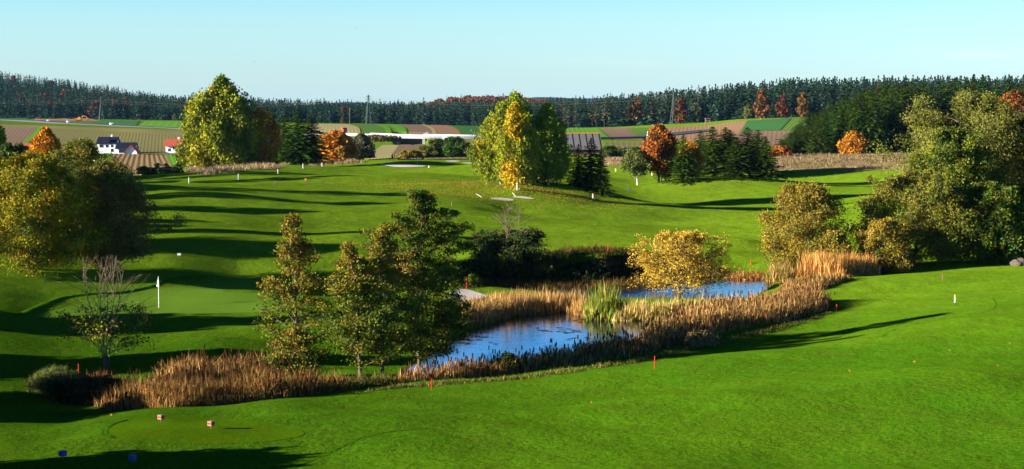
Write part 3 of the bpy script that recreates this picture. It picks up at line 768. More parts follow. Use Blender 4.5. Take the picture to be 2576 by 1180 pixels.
GREYB = [(.055, .06, .028, 4), (.045, .045, .02, 3), (.07, .06, .03, 2)]
SPR = [(.038, .072, .008, 5), (.056, .098, .010, 2), (.020, .040, .006, 4)]
SPRD = [(.016, .032, .007, 5), (.022, .042, .008, 2)]
FSPR = [(.018, .042, .024, 5), (.028, .056, .026, 3), (.012, .028, .020, 3)]
FLAR = [(.060, .060, .026, 4), (.075, .062, .028, 3), (.045, .05, .024, 2)]

def place(px, py=None, d=None, dmin=30):
    return at(px, d) if d is not None else hit(px, py, dmin)[0]
def height(loc, py): return ztop(py, loc[1]) - loc[2]
def wid(px_w, loc): return px_w / F * loc[1]

# ---- alders by the near end of the pond
def alder(px, d, top, half, label, seed, pal=ALDER, toppal=ALDERTOP, topt=.62, bark='pale_bark', **k):
    loc = at(px, d); h = height(loc, top)
    kw = dict(t0=.16, env='egg', nlimb=42, nclump=16, nleaf=54, la=.060, lb=.040, rc=.50, flat=.5, tw=1.3, pal=pal, toppal=toppal, topt=topt, rt=.075, shell=.3, fill=.4)
    kw.update(k)
    return plant('alder_tree', label, 'tree', loc, broadleaf(seed, h, wid(half, loc), **kw), M[bark], 'alders on the near pond bank')
alder(750, 93, 540, 112, 'leftmost pond alder, loose brown topped crown with branches down to the reeds', 11, t0=.05, topt=.5, nclump=26, env='cone')
alder(908, 91, 615, 78, 'pond alder with a slanting pale trunk and thin bare twigs', 12, t0=.10, nclump=22, nlimb=46, lean=(-.8, .2), topt=.75)
alder(962, 92, 575, 100, 'middle pond alder with a straight pale trunk and reddish top', 13, t0=.12, nclump=30, nlimb=50)
alder(1056, 97, 480, 116, 'tallest pond alder, dense dark green crown at the water edge', 14, pal=ALDERDK, toppal=ALDERDK, topt=.75, t0=.06, nclump=170, nleaf=120, env='dome', bark='bark')
alder(735, 91.5, 830, 60, 'low leafy alder shoots at the foot of the leftmost pond alder', 15, t0=.05, nclump=25, nlimb=20, env='dome', pal=ALDER)
# sparse trees
loc = at(268, 95)
plant('bare_alder', 'half bare alder with thin grey stems standing in the left reed bed', 'tree', loc,
      broadleaf(21, height(loc, 640), wid(125, loc), t0=.10, env='dome', nlimb=90, nclump=6, nleaf=26, la=.07, lb=.045, rc=.42, pal=ALDER, rt=.045, stems=5, stemspread=.42, tw=.8, leafy=(.03, .52), shell=.1, fill=.7, up=(.10, .36), limbr=.26, bare=.45), M['twig'])
loc = at(1285, 149)
plant('bare_shrub', 'dark shrub with bare grey tips on the far pond bank', 'shrub', loc,
      broadleaf(22, height(loc, 515), wid(88, loc), t0=.03, env='dome', nlimb=56, nclump=60, nleaf=80, la=.10, lb=.07, rc=.6, pal=SHADEB, rt=.06, stems=3, stemspread=.18, tw=1.3, leafy=(0, .64), shell=.3, up=(.08, .32), limbr=.28), M['twig'])
# ---- left willow group
def willow(px, d, top, half, label, seed, pal, name='willow_tree', **k):
    loc = at(px, d); h = height(loc, top)
    kw = dict(t0=.03, env='dome', nlimb=44, nclump=200, nleaf=135, la=.105, lb=.04, rc=.70, flat=.9, pal=pal, rt=.13, stems=4, stemspread=.35, shell=.55, fill=.3, tw=1.3)
    kw.update(k)
    return plant(name, label, 'tree' if 'tree' in name else 'shrub', loc, broadleaf(seed, h, wid(half, loc), **kw), M['bark'])
willow(85, 136, 392, 140, 'big yellow green willow at the left edge of the course', 31, WILLOW, nclump=280, la=.09, lb=.05)
willow(268, 141, 412, 105, 'silvery willow with brown lower branches right of the big left willow', 32, WILLOWP, nclump=190, patch=[(1.0, 3, 3.2, 4.2, WILLOWB), (0, 0, 5, 3.2, WILLOWB)])
willow(205, 165, 358, 95, 'olive willow rising behind the two left willows', 33, OLIVEG, nclump=170)
willow(-60, 150, 420, 110, 'shaded willow cut off by the left picture edge', 34, WILLOW, nclump=180)
# ---- pond willow and right hand bushes
willow(1706, 140.5, 588, 100, 'low golden willow bush between the two ponds', 41, GOLD, name='willow_bush', nclump=90, nleaf=40, la=.075, lb=.035, rc=.45, nlimb=80, tw=1.5, t0=.02, flat=1.0, shell=.55, fill=.2, stems=6, stemspread=.6, rt=.06, env='dome')
willow(2022, 150, 467, 92, 'round olive willow bush behind the orange reeds', 42, OLIVE, name='willow_bush', nclump=190, nleaf=120, la=.08, lb=.045)
willow(2098, 146, 590, 34, 'small gold green shrub right of the round olive bush', 43, OLIVE, name='willow_bush', nclump=60, nleaf=70, la=.1, lb=.06, stems=3)
willow(2296, 152, 437, 132, 'broad brown green willow bush left of the tall right trees', 44, OLIVEG, name='willow_bush', nclump=290, nleaf=130, la=.085, lb=.045, patch=[(-2.6, 1.5, 2.2, 2.2, OLIVE)])
willow(2225, 147, 560, 60, 'yellowish low willow shoots in front of the broad right bush', 45, OLIVE, name='willow_bush', nclump=70, nleaf=80, la=.11, lb=.04, stems=3)
willow(2440, 172, 238, 150, 'tall grey green willow towering at the right edge', 46, WILLOWP, nclump=300, nleaf=160, t0=.12, la=.115, lb=.045, rc=1.0, env='round', rt=.25)
willow(2390, 163, 330, 95, 'bright yellow green maple in front of the tall right willow', 47, [(.07, .08, .009, 4), (.11, .115, .010, 2), (.04, .055, .008, 4)], name='maple_tree', nclump=200, nleaf=150, t0=.1, la=.10, lb=.065, rc=.85)
willow(2590, 177, 300, 135, 'dark brown green willow cut off by the right picture edge', 48, OLIVEG, nclump=270, t0=.03, la=.11, lb=.05, rc=.9, nleaf=150)
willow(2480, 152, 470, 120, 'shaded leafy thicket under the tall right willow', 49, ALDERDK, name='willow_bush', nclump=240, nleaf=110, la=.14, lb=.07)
willow(2700, 170, 260, 130, 'dense tree just beyond the right picture edge', 50, OLIVEG, nclump=220, la=.16, lb=.08, rc=.95)

# ---- birches in the middle
BG = 'birch group on the central mound'
def birch(px, py, top, half, label, seed, pal, group=None, name='birch_tree', bark='birch_bark', dmin=150, d=None, **k):
    loc = place(px, py, d, dmin); h = height(loc, top)
    kw = dict(t0=.15, env='egg', nlimb=50, nclump=130, nleaf=90, la=.15, lb=.10, rc=.80, flat=1.2, droop=.45, pal=pal, rt=.15, shell=.5, fill=.35)
    kw.update(k)
    return plant(name, label, 'tree', loc, broadleaf(seed, h, wid(half, loc), **kw), M[bark], group)
birch(1260, 464, 266, 62, 'leftmost birch of the central group, drooping yellow green', 51, BIRCH, BG)
birch(1301, 478, 268, 50, 'front birch of the central group with an orange yellow upper crown', 52, BIRCH, BG, patch=[(.4, 10.2, 2.2, 2.0, BIRCHY), (-1, 2.6, 1.2, 1.2, BIRCHY)])
birch(1298, 462, 238, 57, 'tallest birch of the central group, pale green', 53, BIRCHG, BG, d=None)
birch(1380, 466, 268, 56, 'right hand birch of the central group, green with a bright tip', 54, BIRCHG, BG, nclump=190)
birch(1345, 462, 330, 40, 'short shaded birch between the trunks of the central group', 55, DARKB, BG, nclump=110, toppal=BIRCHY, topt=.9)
birch(560, 416, 203, 95, 'huge bushy yellow green birch at the back left of the course', 56, BIRCH, None, dmin=330, nclump=330, nleaf=95, la=.27, lb=.18, rc=1.3, t0=.03, rt=.3, toppal=BIRCHG, topt=.9)
birch(655, 414, 282, 42, 'orange leaved maple squeezed between the huge birch and the spruces', 57, ORANGEB, None, 'maple_tree', 'bark', dmin=330, nclump=110, la=.25, lb=.18, rc=1.1, droop=0, t0=.04)
birch(1604, 466, 373, 33, 'small pale leaved birch alone on the fairway with a leaning white trunk', 58, [(.075, .09, .02, 4), (.055, .07, .018, 3), (.10, .10, .03, 2)], None, dmin=200, nclump=26, nleaf=34, nlimb=36, rc=.5, env='round', t0=.30, droop=.1, rt=.12, lean=(-.5, 0))
birch(1657, 459, 320, 37, 'copper red beech with a brown trunk on the fairway', 59, COPPER, None, 'beech_tree', 'bark', dmin=200, nclump=120, la=.19, lb=.14, env='dome', t0=.26, droop=.05, rt=.16)
birch(1674, 456, 355, 24, 'slim white trunked birch behind the copper beech', 60, COPPER, None, dmin=200, nclump=40, t0=.3)
birch(1734, 452, 365, 24, 'orange brown beech half hidden behind a small spruce', 61, ORANGEB, None, 'beech_tree', 'bark', d=312, nclump=90, droop=.0, t0=.08, env='dome')
birch(853, 406, 337, 37, 'round orange maple beside the spruces at the back left', 62, ORANGE, None, 'maple_tree', 'bark', dmin=330, nclump=130, la=.24, lb=.18, rc=1.0, env='dome', t0=.08, droop=0, patch=[(2.2, 2.5, 2, 3.5, ORANGEB)])
birch(908, 405, 343, 26, 'grey green thorn bush right of the round orange maple', 63, GREYB, None, 'thorn_bush', 'bark', d=425, nclump=90, la=.24, lb=.16, env='dome', t0=.03, droop=0)
birch(118, 400, 330, 35, 'orange autumn maple rising behind the left willows', 64, ORANGE, None, 'maple_tree', 'bark', d=250, nclump=130, la=.17, lb=.13, env='egg', t0=.05, droop=0)
birch(2148, 388, 337, 23, 'glowing orange maple in front of the spruce stand', 65, ORANGE, None, 'maple_tree', 'bark', d=455, nclump=90, la=.24, lb=.18, rc=.9, env='dome', t0=.03, droop=0)
birch(2545, 388, 235, 45, 'reddish brown beech above the right hand trees', 66, COPPER, None, 'beech_tree', 'bark', d=480, nclump=110, la=.3, lb=.2, rc=1.3, env='dome', droop=0)
birch(-15, 400, 300, 30, 'leafy tree peeking in at the far left edge', 67, BIRCHG, None, 'lime_tree', 'bark', d=300, nclump=110, la=.2, lb=.14, env='dome', droop=0)
# dark hedge masses
def bush(px, py, top, half, label, seed, pal, d=None, dmin=150, name='bush', group=None, **k):
    loc = place(px, py, d, dmin); h = height(loc, top)
    kw = dict(t0=.0, env='dome', nlimb=24, nclump=90, nleaf=70, la=.2, lb=.13, rc=.8, flat=.9, pal=pal, rt=.08, stems=3, stemspread=.4, shell=.5)
    kw.update(k)
    return plant(name, label, 'bush', loc, broadleaf(seed, max(h, .8), wid(half, loc), **kw), M['bark'], group)
bush(30, 440, 368, 60, 'black green hedge at the left edge behind the willows', 70, DARKB, d=280, name='hedge_bush', nclump=140)
bush(1075, 404, 372, 32, 'low olive bush left of the dark cypress bushes', 71, OLIVEG, d=500)
bush(1110, 404, 352, 34, 'first dark bush behind the red flag green', 72, DARKB, d=505, nclump=120)
bush(1143, 404, 347, 34, 'tallest dark bush behind the red flag green', 73, SPR, d=500, nclump=130)
bush(1195, 404, 364, 34, 'dark bush left of the birch group', 74, DARKB, d=500)
bush(1035, 404, 382, 30, 'small brown green bush beside the striped field', 75, OLIVE, d=495, nclump=60)
for k, (px, half, lab) in enumerate([(945, 22, 'russet scrub on the bank left of the bridge'), (972, 24, 'tawny bramble clump beside the bridge opening'), (918, 20, 'brown scrub near the grey thorn bush')]):
    bush(px, 372, 345 + 3 * k, half, lab, 76 + k, [(.11, .06, .02, 3), (.06, .055, .02, 3), (.13, .09, .03, 2)], d=770, nclump=70, la=.4, lb=.25, rc=1.3)
bush(1535, 402, 372, 24, 'dark evergreen bush right of the barn', 80, DARKB, d=460)
bush(1568, 402, 376, 22, 'olive bush right of the barn behind the dry grass', 81, GREYB, d=465)
bush(1600, 402, 376, 22, 'grey olive bush behind the small birch', 82, GREYB, d=470)
bush(1960, 390, 372, 22, 'reddish thorn at the left foot of the spruce stand', 83, COPPER, d=455, nclump=50)
bush(400, 462, 449, 45, 'low dark hedge along the furrowed field', 84, DARKB, d=315, name='hedge_bush', flat=.5, nclump=90)
bush(465, 440, 392, 14, 'small dark bush on the bright field margin', 85, DARKB, d=430, nclump=50)
bush(490, 430, 402, 16, 'green shrub at the left foot of the huge birch', 86, BIRCHG, d=385, nclump=50)
bush(135, 992, 968, 48, 'pale green grass bush at the left end of the reeds', 87, [(.09, .10, .025, 3), (.06, .07, .018, 3)], d=89, la=.22, lb=.010, nclump=50, rc=.4, nleaf=80, flat=1.2, nlimb=40)
bush(235, 1018, 982, 75, 'dark brown bramble at the left end of the reeds', 88, [(.04, .025, .010, 3), (.025, .022, .008, 4), (.09, .045, .012, 1)], d=86, la=.13, lb=.025, nclump=60, rc=.4, nleaf=50, nlimb=60, flat=1.1)
bush(1278, 960, 893, 26, 'black leaved sapling at the near pond edge', 89, DARKB, d=91.5, la=.07, lb=.05, nclump=16, rc=.25, nleaf=30, nlimb=14)
bush(1760, 895, 842, 36, 'faded thistle bush among the near bank reeds', 90, [(.20, .12, .045, 3), (.13, .08, .03, 3)], d=100.5, la=.06, lb=.05, nclump=60, rc=.3, nleaf=60)
bush(1200, 690, 660, 40, 'low dark bush added as bank shade left of the far bank shrub', 93, SHADEB, d=147.5, la=.10, lb=.06, nclump=60, rc=.4, nleaf=70)  # this and the next two bushes are added, dark in place of bank shade
bush(1375, 690, 652, 40, 'low dark bush added as bank shade right of the far bank shrub', 94, SHADEB, d=148.5, la=.10, lb=.06, nclump=70, rc=.4, nleaf=70)
bush(1480, 690, 672, 60, 'dark low growth added as shade on the far bank under the red stake', 95, SHADEB, d=149, la=.10, lb=.06, nclump=70, rc=.4, nleaf=70)
bush(1190, 728, 700, 14, 'young green sapling beside the pond bunker', 92, ALDER, d=141, la=.08, lb=.05, nclump=14, rc=.25, nleaf=30, nlimb=12)

# ---- spruces
SPM = [spruce_geo(100 + k, 10.0, 2.55 + .25 * k, nwh=27, nb=12, nst=6, cw=.17, pal=SPR, p=.80) for k in range(3)]
SPMESH = [(mesh('trunk', g_[0], g_[1], M['bark']), mesh('crown', g_[2], g_[3], M['needle'], col=g_[4])) for g_ in SPM]
SPM2 = [spruce_geo(120 + k, 10.0, 2.6, nwh=30, nb=12, nst=6, cw=.17, pal=SPR, p=.74, ragged=.2) for k in range(3)]
SPMESH2 = [(mesh('trunk', g_[0], g_[1], M['bark']), mesh('crown', g_[2], g_[3], M['needle'], col=g_[4])) for g_ in SPM2]
SPN = 0
def spruce(px, top, half, label, py=None, d=None, k=None, group=None, dmin=150):
    global SPN
    SPN += 1
    loc = place(px, py, d, dmin); h = height(loc, top); v = (SPMESH2 if group or half > 28 else SPMESH)[SPN % 3 if k is None else k]
    o = empty('spruce_tree', loc, SPN * 1.7); tag(o, label, 'tree', group)
    w = (1.6 if group else 1.42) * wid(half, loc) / (2.55 + .25 * (SPN % 3 if k is None else k))
    o.scale = (w, w, h / 10.0)
    for nm, m in (('trunk', v[0]), ('crown', v[1])): obj(nm, m, o)
    return o
spruce(1487, 347, 42, 'front spruce right of the central birches', py=478, dmin=200)
spruce(1455, 362, 30, 'smaller spruce close behind the birch group', d=272)
spruce(1512, 372, 26, 'right shoulder spruce of the pair beside the birches', d=268)
spruce(1718, 337, 36, 'dark spruce beside the copper beech', py=459, dmin=200)
D0 = float(hit(1840, 438, 200)[0][1])
SG = 'dark spruces right of the copper beech'
for px, top, half, d, lab in [(1762, 328, 36, 336, 'leftmost spruce of the dark row on the right fairway'), (1792, 318, 40, 330, 'second spruce from the left in the dark row'), (1824, 320, 42, 332, 'tall central spruce of the dark row'),
                              (1852, 345, 38, 326, 'front spruce of the dark row, broad and low'), (1880, 320, 42, 334, 'spruce right of centre in the dark row'), (1906, 326, 40, 330, 'second spruce from the right in the dark row'), (1924, 342, 28, 326, 'rightmost spruce of the dark row'), (1835, 326, 40, 345, 'rear spruce behind the centre of the dark row')]:
    spruce(px, top, half * 1.1, lab, d=D0 + (d - 330) * .8, group=SG)
for px, top, half, d, lab in [(684, 268, 30, 392, 'tall dark spruce right of the orange maple'), (716, 288, 40, 388, 'left spruce of the black group at the back left'), (750, 275, 46, 384, 'tallest broad spruce of the black group'), (784, 288, 42, 386, 'right spruce of the black group at the back left')]:
    spruce(px, top, half, lab, d=d, group='black spruces at the back left')
rs = np.random.default_rng(44)
pts = []
for px in np.arange(1968, 2330, 12.0):
    top = np.interp(px, [1960, 1990, 2050, 2100, 2140, 2190, 2240, 2300, 2330], [346, 330, 290, 268, 240, 218, 212, 218, 222])
    pts.append((px, top + rs.normal(0, 6), np.interp(px, [1960, 2330], [20, 40]), 470 + rs.uniform(-6, 30)))
for px in np.arange(2010, 2720, 20):
    top = np.interp(px, [2000, 2100, 2200, 2300, 2450, 2700], [312, 252, 216, 206, 200, 198])
    pts.append((px, top + rs.normal(0, 6), 42, 540 + rs.uniform(-10, 40)))
for px, top, half, d in pts:
    spruce(px + rs.normal(0, 3), top, half, 'green spruce in the dense stand behind the dry meadow', d=d, group='spruces of the right hand stand')

# ---- far forest: individual edge trees first, then the mass behind
def far_spruce(seed, pal, Rw=3.3, nwh=15, nb=7, cw=.55, p=.7, t0=.12):
    g_ = spruce_geo(seed, 20.0, Rw, nwh=nwh, nb=nb, nst=2, cw=cw, pal=pal, p=p, dens=1, t0=t0, ragged=.3)
    n = len(g_[0]); return np.concatenate([g_[0], g_[2]]), [np.concatenate([g_[1], g_[3] + n])], len(g_[1]), np.concatenate([np.tile([[.05, .04, .03]], (n, 1)), g_[4]])
def far_mesh(nm, g_):
    V, Fs, nt, c = g_
    return mesh(nm, V, Fs, M['forest'], col=c)
FG = [far_spruce(200 + k, FSPR, 3.5 + .3 * k, cw=.8, p=.72, nwh=18, nb=9, t0=.05) for k in range(4)] + [far_spruce(210 + k, FLAR, 4.0, p=.55, t0=.25) for k in range(2)]
FMESH = [far_mesh('far_spruce', g_) for g_ in FG]
def far_broad(seed, pal):
    g_ = broadleaf(seed, 16, 5.2, t0=.08, env='dome', nlimb=14, nclump=40, nleaf=14, la=.85, lb=.6, rc=1.7, pal=pal, rt=.25)
    n = len(g_[0]); return np.concatenate([g_[0], g_[2]]), [np.concatenate([g_[1], g_[3] + n])], 0, np.concatenate([np.tile([[.05, .04, .03]], (n, 1)), g_[4]])
RUST = [(.17, .065, .018, 4), (.12, .05, .018, 3), (.20, .095, .02, 2), (.09, .06, .02, 3)]
BG_ = [far_broad(220, RUST), far_broad(221, RUST), far_broad(222, [(.10, .10, .025, 3), (.13, .11, .03, 2)])]
BMESH = [far_mesh('far_beech', g_) for g_ in BG_]
rf = np.random.default_rng(77)
cnt = 0
def far_tree(px, d, h, mesh_, name, label, group, w=1.0):
    loc = at(px, d)
    o = obj(name, mesh_); o.location = (loc[0], loc[1], loc[2] - .3); s = h / 20.0
    o.scale = (s * w, s * w, s); o.rotation_euler = (0, 0, rf.uniform(0, 6.28)); tag(o, label, 'tree', group); return o
px = -60.0
while px < 2640:
    d = float(np.interp(px, EDGE_P, EDGE_D)) * (1 + rf.uniform(0, .035))
    hbase = float(np.interp(px, [0, 480, 900, 1420, 1700, 2040, 2600], [21, 21, 17.5, 20, 21.5, 21, 20]))
    h = hbase * rf.uniform(.80, 1.08)
    lar = (1400 < px < 1760) and rf.uniform() < .55
    k = 4 + int(rf.uniform() < .5) if lar else int(rf.integers(0, 4))
    if lar: far_tree(px, d, h, FMESH[k], 'larch_tree', 'brownish larch in the front row of the far forest above the fields', 'larches along the far forest edge', 1.0)
    else: far_tree(px, d, h, FMESH[k], 'spruce_tree', 'dark spruce in the front row of the far forest behind the fields', 'spruces along the far forest edge', rf.uniform(.8, 1.3))
    cnt += 1
    px += rf.uniform(6.0, 12)
for px, d, h, k, lab in [(80, 1640, 13, 0, 'rust red beech low on the left wooded hill'), (150, 1650, 17, 1, 'leftmost of the big rust red beeches on the wooded hill'), (175, 1700, 17, 0, 'broad rust red beech in the middle of the wooded hill'), (215, 1680, 15, 1, 'rust red beech right of the broad one on the hill'),
                         (265, 1660, 10, 0, 'small rust beech above the left pylon'), (1600, 1130, 19, 0, 'rust crowned beech in the far forest left of the third pylon'), (1712, 1060, 17, 1, 'orange beech beside the third pylon'), (1918, 1000, 18, 1, 'orange beech at the forest edge right of the wooden hide'),
                         (1968, 985, 14, 0, 'small orange beech at the forest edge above the green field'), (2018, 975, 15, 1, 'slim orange beech at the forest edge near the spruce stand'), (196, 1560, 7, 2, 'pale bush at the forest foot above the highway'), (1752, 1060, 10, 2, 'yellow green beech beside the wooden hide'),
                         (1880, 1010, 10, 2, 'yellow green beech on the forest edge rise'), (862, 1280, 5, 0, 'small red bush at the top of the pale stubble field'), (440, 1390, 6, 2, 'brownish bush at the forest foot behind the bright green field'), (2250, 900, 15, 1, 'orange beech showing above the spruce stand')]:
    far_tree(px, d, h * 20 / 16 * .92, BMESH[k], 'beech_tree', lab, None, .72 if px > 1500 else 1.0)
# the mass: one object
MV, MF, MC, off = [], [], [], 0
def stuff_tree(G, px, d, h, w=1.0):
    global off
    V, Fs, nt, c = G
    loc = at(px, d); a = rf.uniform(0, 6.28); s = h / 20.0
    ca, sa = math.cos(a), math.sin(a)
    X = np.stack([(V[:, 0] * ca - V[:, 1] * sa) * s * w + loc[0], (V[:, 0] * sa + V[:, 1] * ca) * s * w + loc[1], V[:, 2] * s + loc[2] - .3], -1)
    MV.append(X); MF.append(Fs[0] + off); MC.append(c * rf.uniform(.7, 1.3)); off += len(V)
FL = [far_spruce(300 + k, FSPR, 3.9, nwh=12, nb=7, cw=1.05, p=.72, t0=.05) for k in range(3)]
FB = [far_broad(330, RUST)]
for i in range(4200):
    px = rf.uniform(-200, 2750); e = float(np.interp(px, EDGE_P, EDGE_D))
    far = float(np.interp(px, [-200, 300, 500, 800, 1000, 1100, 1350, 1500, 1700, 2600], [1.55, 1.6, 1.4, 1.3, 1.4, 2.0, 2.1, 1.5, 1.35, 1.4]))
    d = e * (1.03 + (far - 1.03) * rf.uniform() ** 1.1)
    hb = float(np.interp(px, [0, 480, 900, 1420, 1700, 2040, 2600], [20, 20, 16.5, 19, 21, 21.5, 21]))
    rust = (1020 < px < 1420 and d > 1900 and rf.uniform() < .85) or (px < 500 and rf.uniform() < .03) or rf.uniform() < .006
    stuff_tree(FB[0] if rust else FL[int(rf.integers(0, 3))], px, d, hb * rf.uniform(.84, 1.06), rf.uniform(.8, 1.3))
o = obj('forest', mesh('forest', np.concatenate(MV), np.concatenate(MF), M['forest'], col=np.concatenate(MC)))
tag(o, 'dark conifer forest massed on the hills behind the front row of trees', kind='stuff')
del MV, MF, MC

# ---- reeds and dry grass
REEDT = [(.38, .215, .065, 5), (.29, .155, .045, 4), (.45, .29, .11, 3), (.15, .08, .025, 3)]
REEDO = [(.42, .20, .045, 5), (.34, .155, .04, 4), (.48, .28, .09, 3)]
REEDB = [(.14, .068, .02, 5), (.20, .10, .03, 3), (.07, .04, .015, 4)]
REEDG = [(.10, .15, .012, 4), (.15, .17, .018, 3), (.28, .21, .05, 2)]
REEDY = [(.46, .31, .10, 4), (.36, .28, .05, 3), (.50, .36, .17, 3), (.26, .23, .03, 2)]
DRY = [(.22, .155, .075, 4), (.17, .11, .06, 3), (.27, .20, .10, 2)]
def reeds(name, label, W, n, hlo, hhi, pal, seed, wd=.035, lean=.12, heads=.0, leafn=1, clump=0):
    r = np.random.default_rng(seed); W = np.asarray(W)
    x0, y0 = W.min(0); x1, y1 = W.max(0); P = np.zeros((0, 2))
    while len(P) < n:
        q = np.stack([r.uniform(x0, x1, n * 2), r.uniform(y0, y1, n * 2)], -1)
        if clump:
            f = np.sin(q[:, 0] * 1.7 + np.sin(q[:, 1] * 1.3) * 2) * np.sin(q[:, 1] * 1.9 + np.cos(q[:, 0] * .9) * 2)
            q = q[r.uniform(size=len(q)) < np.clip(.62 + clump * f, .05, 1)]
        P = np.concatenate([P, q[inside(W, q[:, 0], q[:, 1])]])
    P = P[:n]
    z = H(P[:, 0], P[:, 1]); z = np.maximum(z, -.1)
    ed = -sdist(W, P[:, 0], P[:, 1])
    hf = .82 + .13 * np.sin(P[:, 0] * 1.1 + seed) * np.sin(P[:, 1] * 1.4 + P[:, 0] * .3) + .10 * np.sin(P[:, 0] * 3.1 + 2 * np.sin(P[:, 1] * 2.3))
    hf = hf * np.clip(.40 + ed / 1.5 + r.normal(0, .12, n), .3, 1.05)
    q_ = r.uniform(size=n); hf = hf * np.where(q_ > .93, 1.22, np.where(q_ < .25, .7, 1))
    h = (r.uniform(0, 1, n) ** .8 * (hhi - hlo) + hlo) * hf
    B = np.c_[P, z - .05]
    az = r.uniform(0, 6.28, n); ln = np.abs(r.normal(0, lean * 1.4, n)) * np.where(r.uniform(size=n) < .06, 4, 1)
    dv = np.c_[np.cos(az) * ln + .03, np.sin(az) * ln, np.ones(n)]
    fa = r.uniform(0, 6.28, n); wv = np.c_[np.cos(fa), np.sin(fa), 0 * fa] * (wd * r.uniform(.6, 1.4, n))[:, None] * .5
    T = B + dv * h[:, None]; bend = np.c_[np.cos(az) * ln * h * .5, np.sin(az) * ln * h * .5, -.12 * ln * h]
    Mi = B + (T - B) * .6; T = T + bend
    V = np.stack([B - wv, B + wv, Mi + wv * .9, Mi - wv * .9, T], 1)
    k = np.arange(n)[:, None] * 5
    Qs = k + np.array([[0, 1, 2, 3]]); Ts = k + np.array([[3, 2, 4]])
    c = np.clip(palette(r, n, pal) * 1.22 * (1 + .22 * np.sin(P[:, :1] * 1.3 + np.sin(P[:, 1:] * .8) * 2) * np.sin(P[:, 1:] * .7 + seed)) * (1 + r.normal(0, .30, (n, 1))), .004, .85)
    C = np.repeat(c, 5, 0).reshape(n, 5, 3)
    V = V.reshape(-1, 3); C = C.reshape(-1, 3)
    if heads:                                    # brown cattail cylinders / plumes at the tips
        hsel = np.nonzero(r.uniform(size=n) < heads)[0]; m = len(hsel)
        b0 = T[hsel] - [0, 0, .05]; w = wv[hsel] / (np.linalg.norm(wv[hsel], axis=1)[:, None]) * .035; w2 = np.c_[-w[:, 1], w[:, 0], 0 * w[:, 0]]
        HV = np.stack([b0 - w, b0 + w, b0 + w + [0, 0, .22], b0 - w + [0, 0, .22], b0 - w2, b0 + w2, b0 + w2 + [0, 0, .22], b0 - w2 + [0, 0, .22]], 1).reshape(-1, 3)
        kk = len(V) + np.arange(m)[:, None] * 8
        HQ = np.concatenate([kk + np.array([[0, 1, 2, 3]]), kk + np.array([[4, 5, 6, 7]])])
        V = np.concatenate([V, HV]); C = np.concatenate([C, np.tile([[.11, .05, .02]], (m * 8, 1))]); Qs = np.concatenate([Qs, HQ])
    o = obj(name, mesh(name, V, [Qs, Ts], M['reed'], col=C))
    return tag(o, label, kind='stuff')
def flatsoil(L, lab):
    P = smooth_closed(zp0(L), 8); c = P.mean(0); k = len(P); nr_ = 10
    Q_ = np.concatenate([c[None]] + [c + (P - c) * q / nr_ for q in range(1, nr_ + 1)])
    T = np.array([(0, 1 + i, 1 + (i + 1) % k) for i in range(k)])
    Qs = np.array([(1 + (q - 1) * k + i, 1 + q * k + i, 1 + q * k + (i + 1) % k, 1 + (q - 1) * k + (i + 1) % k) for q in range(1, nr_) for i in range(k)])
    tag(obj('bank', mesh('bank', np.c_[Q_, H(Q_[:, 0], Q_[:, 1]) + .02], [T, Qs], M['soil_shade'], smooth=True)), lab, kind='structure')
def zp0(L): return z0pt(*np.array(L, float).T, .2)
flatsoil([(270, 1035), (430, 1050), (720, 1022), (860, 995), (880, 965), (720, 945), (420, 955), (330, 975), (250, 1005)], 'dark muddy ground of the left reed bed')
drape('bank', [(1270, 702), (1400, 702), (1600, 699), (1800, 690), (1800, 678), (1600, 674), (1400, 674), (1270, 682)], M['soil_shade'], 'dark sheet put in as shade on the bank behind the ponds', off=.02)  # dark sheet laid under the reeds to put shade on this bank
def zp(L, z=.2): return z0pt(*np.array(L, float).T, z)
reeds('reeds', 'short brown reeds along the near pond bank', zp([(1000, 984), (1100, 979), (1300, 963), (1450, 946), (1600, 920), (1600, 880), (1470, 915), (1300, 940), (1100, 958), (1000, 966)]), 10000, .7, 1.5, REEDB[:2] + REEDT, 1, heads=.06, wd=.03)
reeds('reeds', 'tall tan reeds at the right end of the near pond bank', zp([(1580, 925), (1700, 900), (1850, 863), (2000, 832), (2082, 800), (2090, 782), (2000, 778), (1850, 798), (1720, 818), (1660, 846), (1600, 876)]), 21000, .8, 1.65, REEDT + REEDB[:1], 2, heads=.05, wd=.035)
reeds('reeds', 'tan and yellow reed bed standing in the water between the ponds', zp([(1540, 801), (1690, 801), (1760, 795), (1910, 780), (1900, 773), (1740, 786), (1540, 786)]), 6500, .9, 1.75, REEDY, 3, wd=.05, lean=.08)
reeds('reeds', 'green tinted reeds at the middle of the reed bed', zp([(1474, 799), (1560, 800), (1590, 786), (1500, 780), (1462, 786)]), 2600, 1.3, 2.3, REEDG, 4, wd=.05, lean=.08)
reeds('reeds', 'brown reeds on the left arm of the pond bank', zp([(1120, 838), (1200, 815), (1300, 788), (1420, 780), (1482, 796), (1520, 770), (1400, 760), (1240, 762), (1180, 785), (1130, 800)]), 11000, .7, 1.55, REEDT, 5, wd=.04, clump=.4)
reeds('reeds', 'green sedge below the tallest alder', zp([(1040, 895), (1120, 850), (1190, 815), (1150, 790), (1080, 830), (1020, 870)]), 5000, .8, 1.5, [(.10, .13, .012, 4), (.16, .14, .03, 3), (.06, .08, .01, 3)], 6, wd=.04, lean=.2)
reeds('reeds', 'bright orange reeds below the round olive bush', zp([(2000, 728), (2120, 732), (2215, 716), (2210, 700), (2120, 702), (2000, 704)]), 9000, 1.5, 2.5, REEDO, 7, wd=.05, lean=.08)
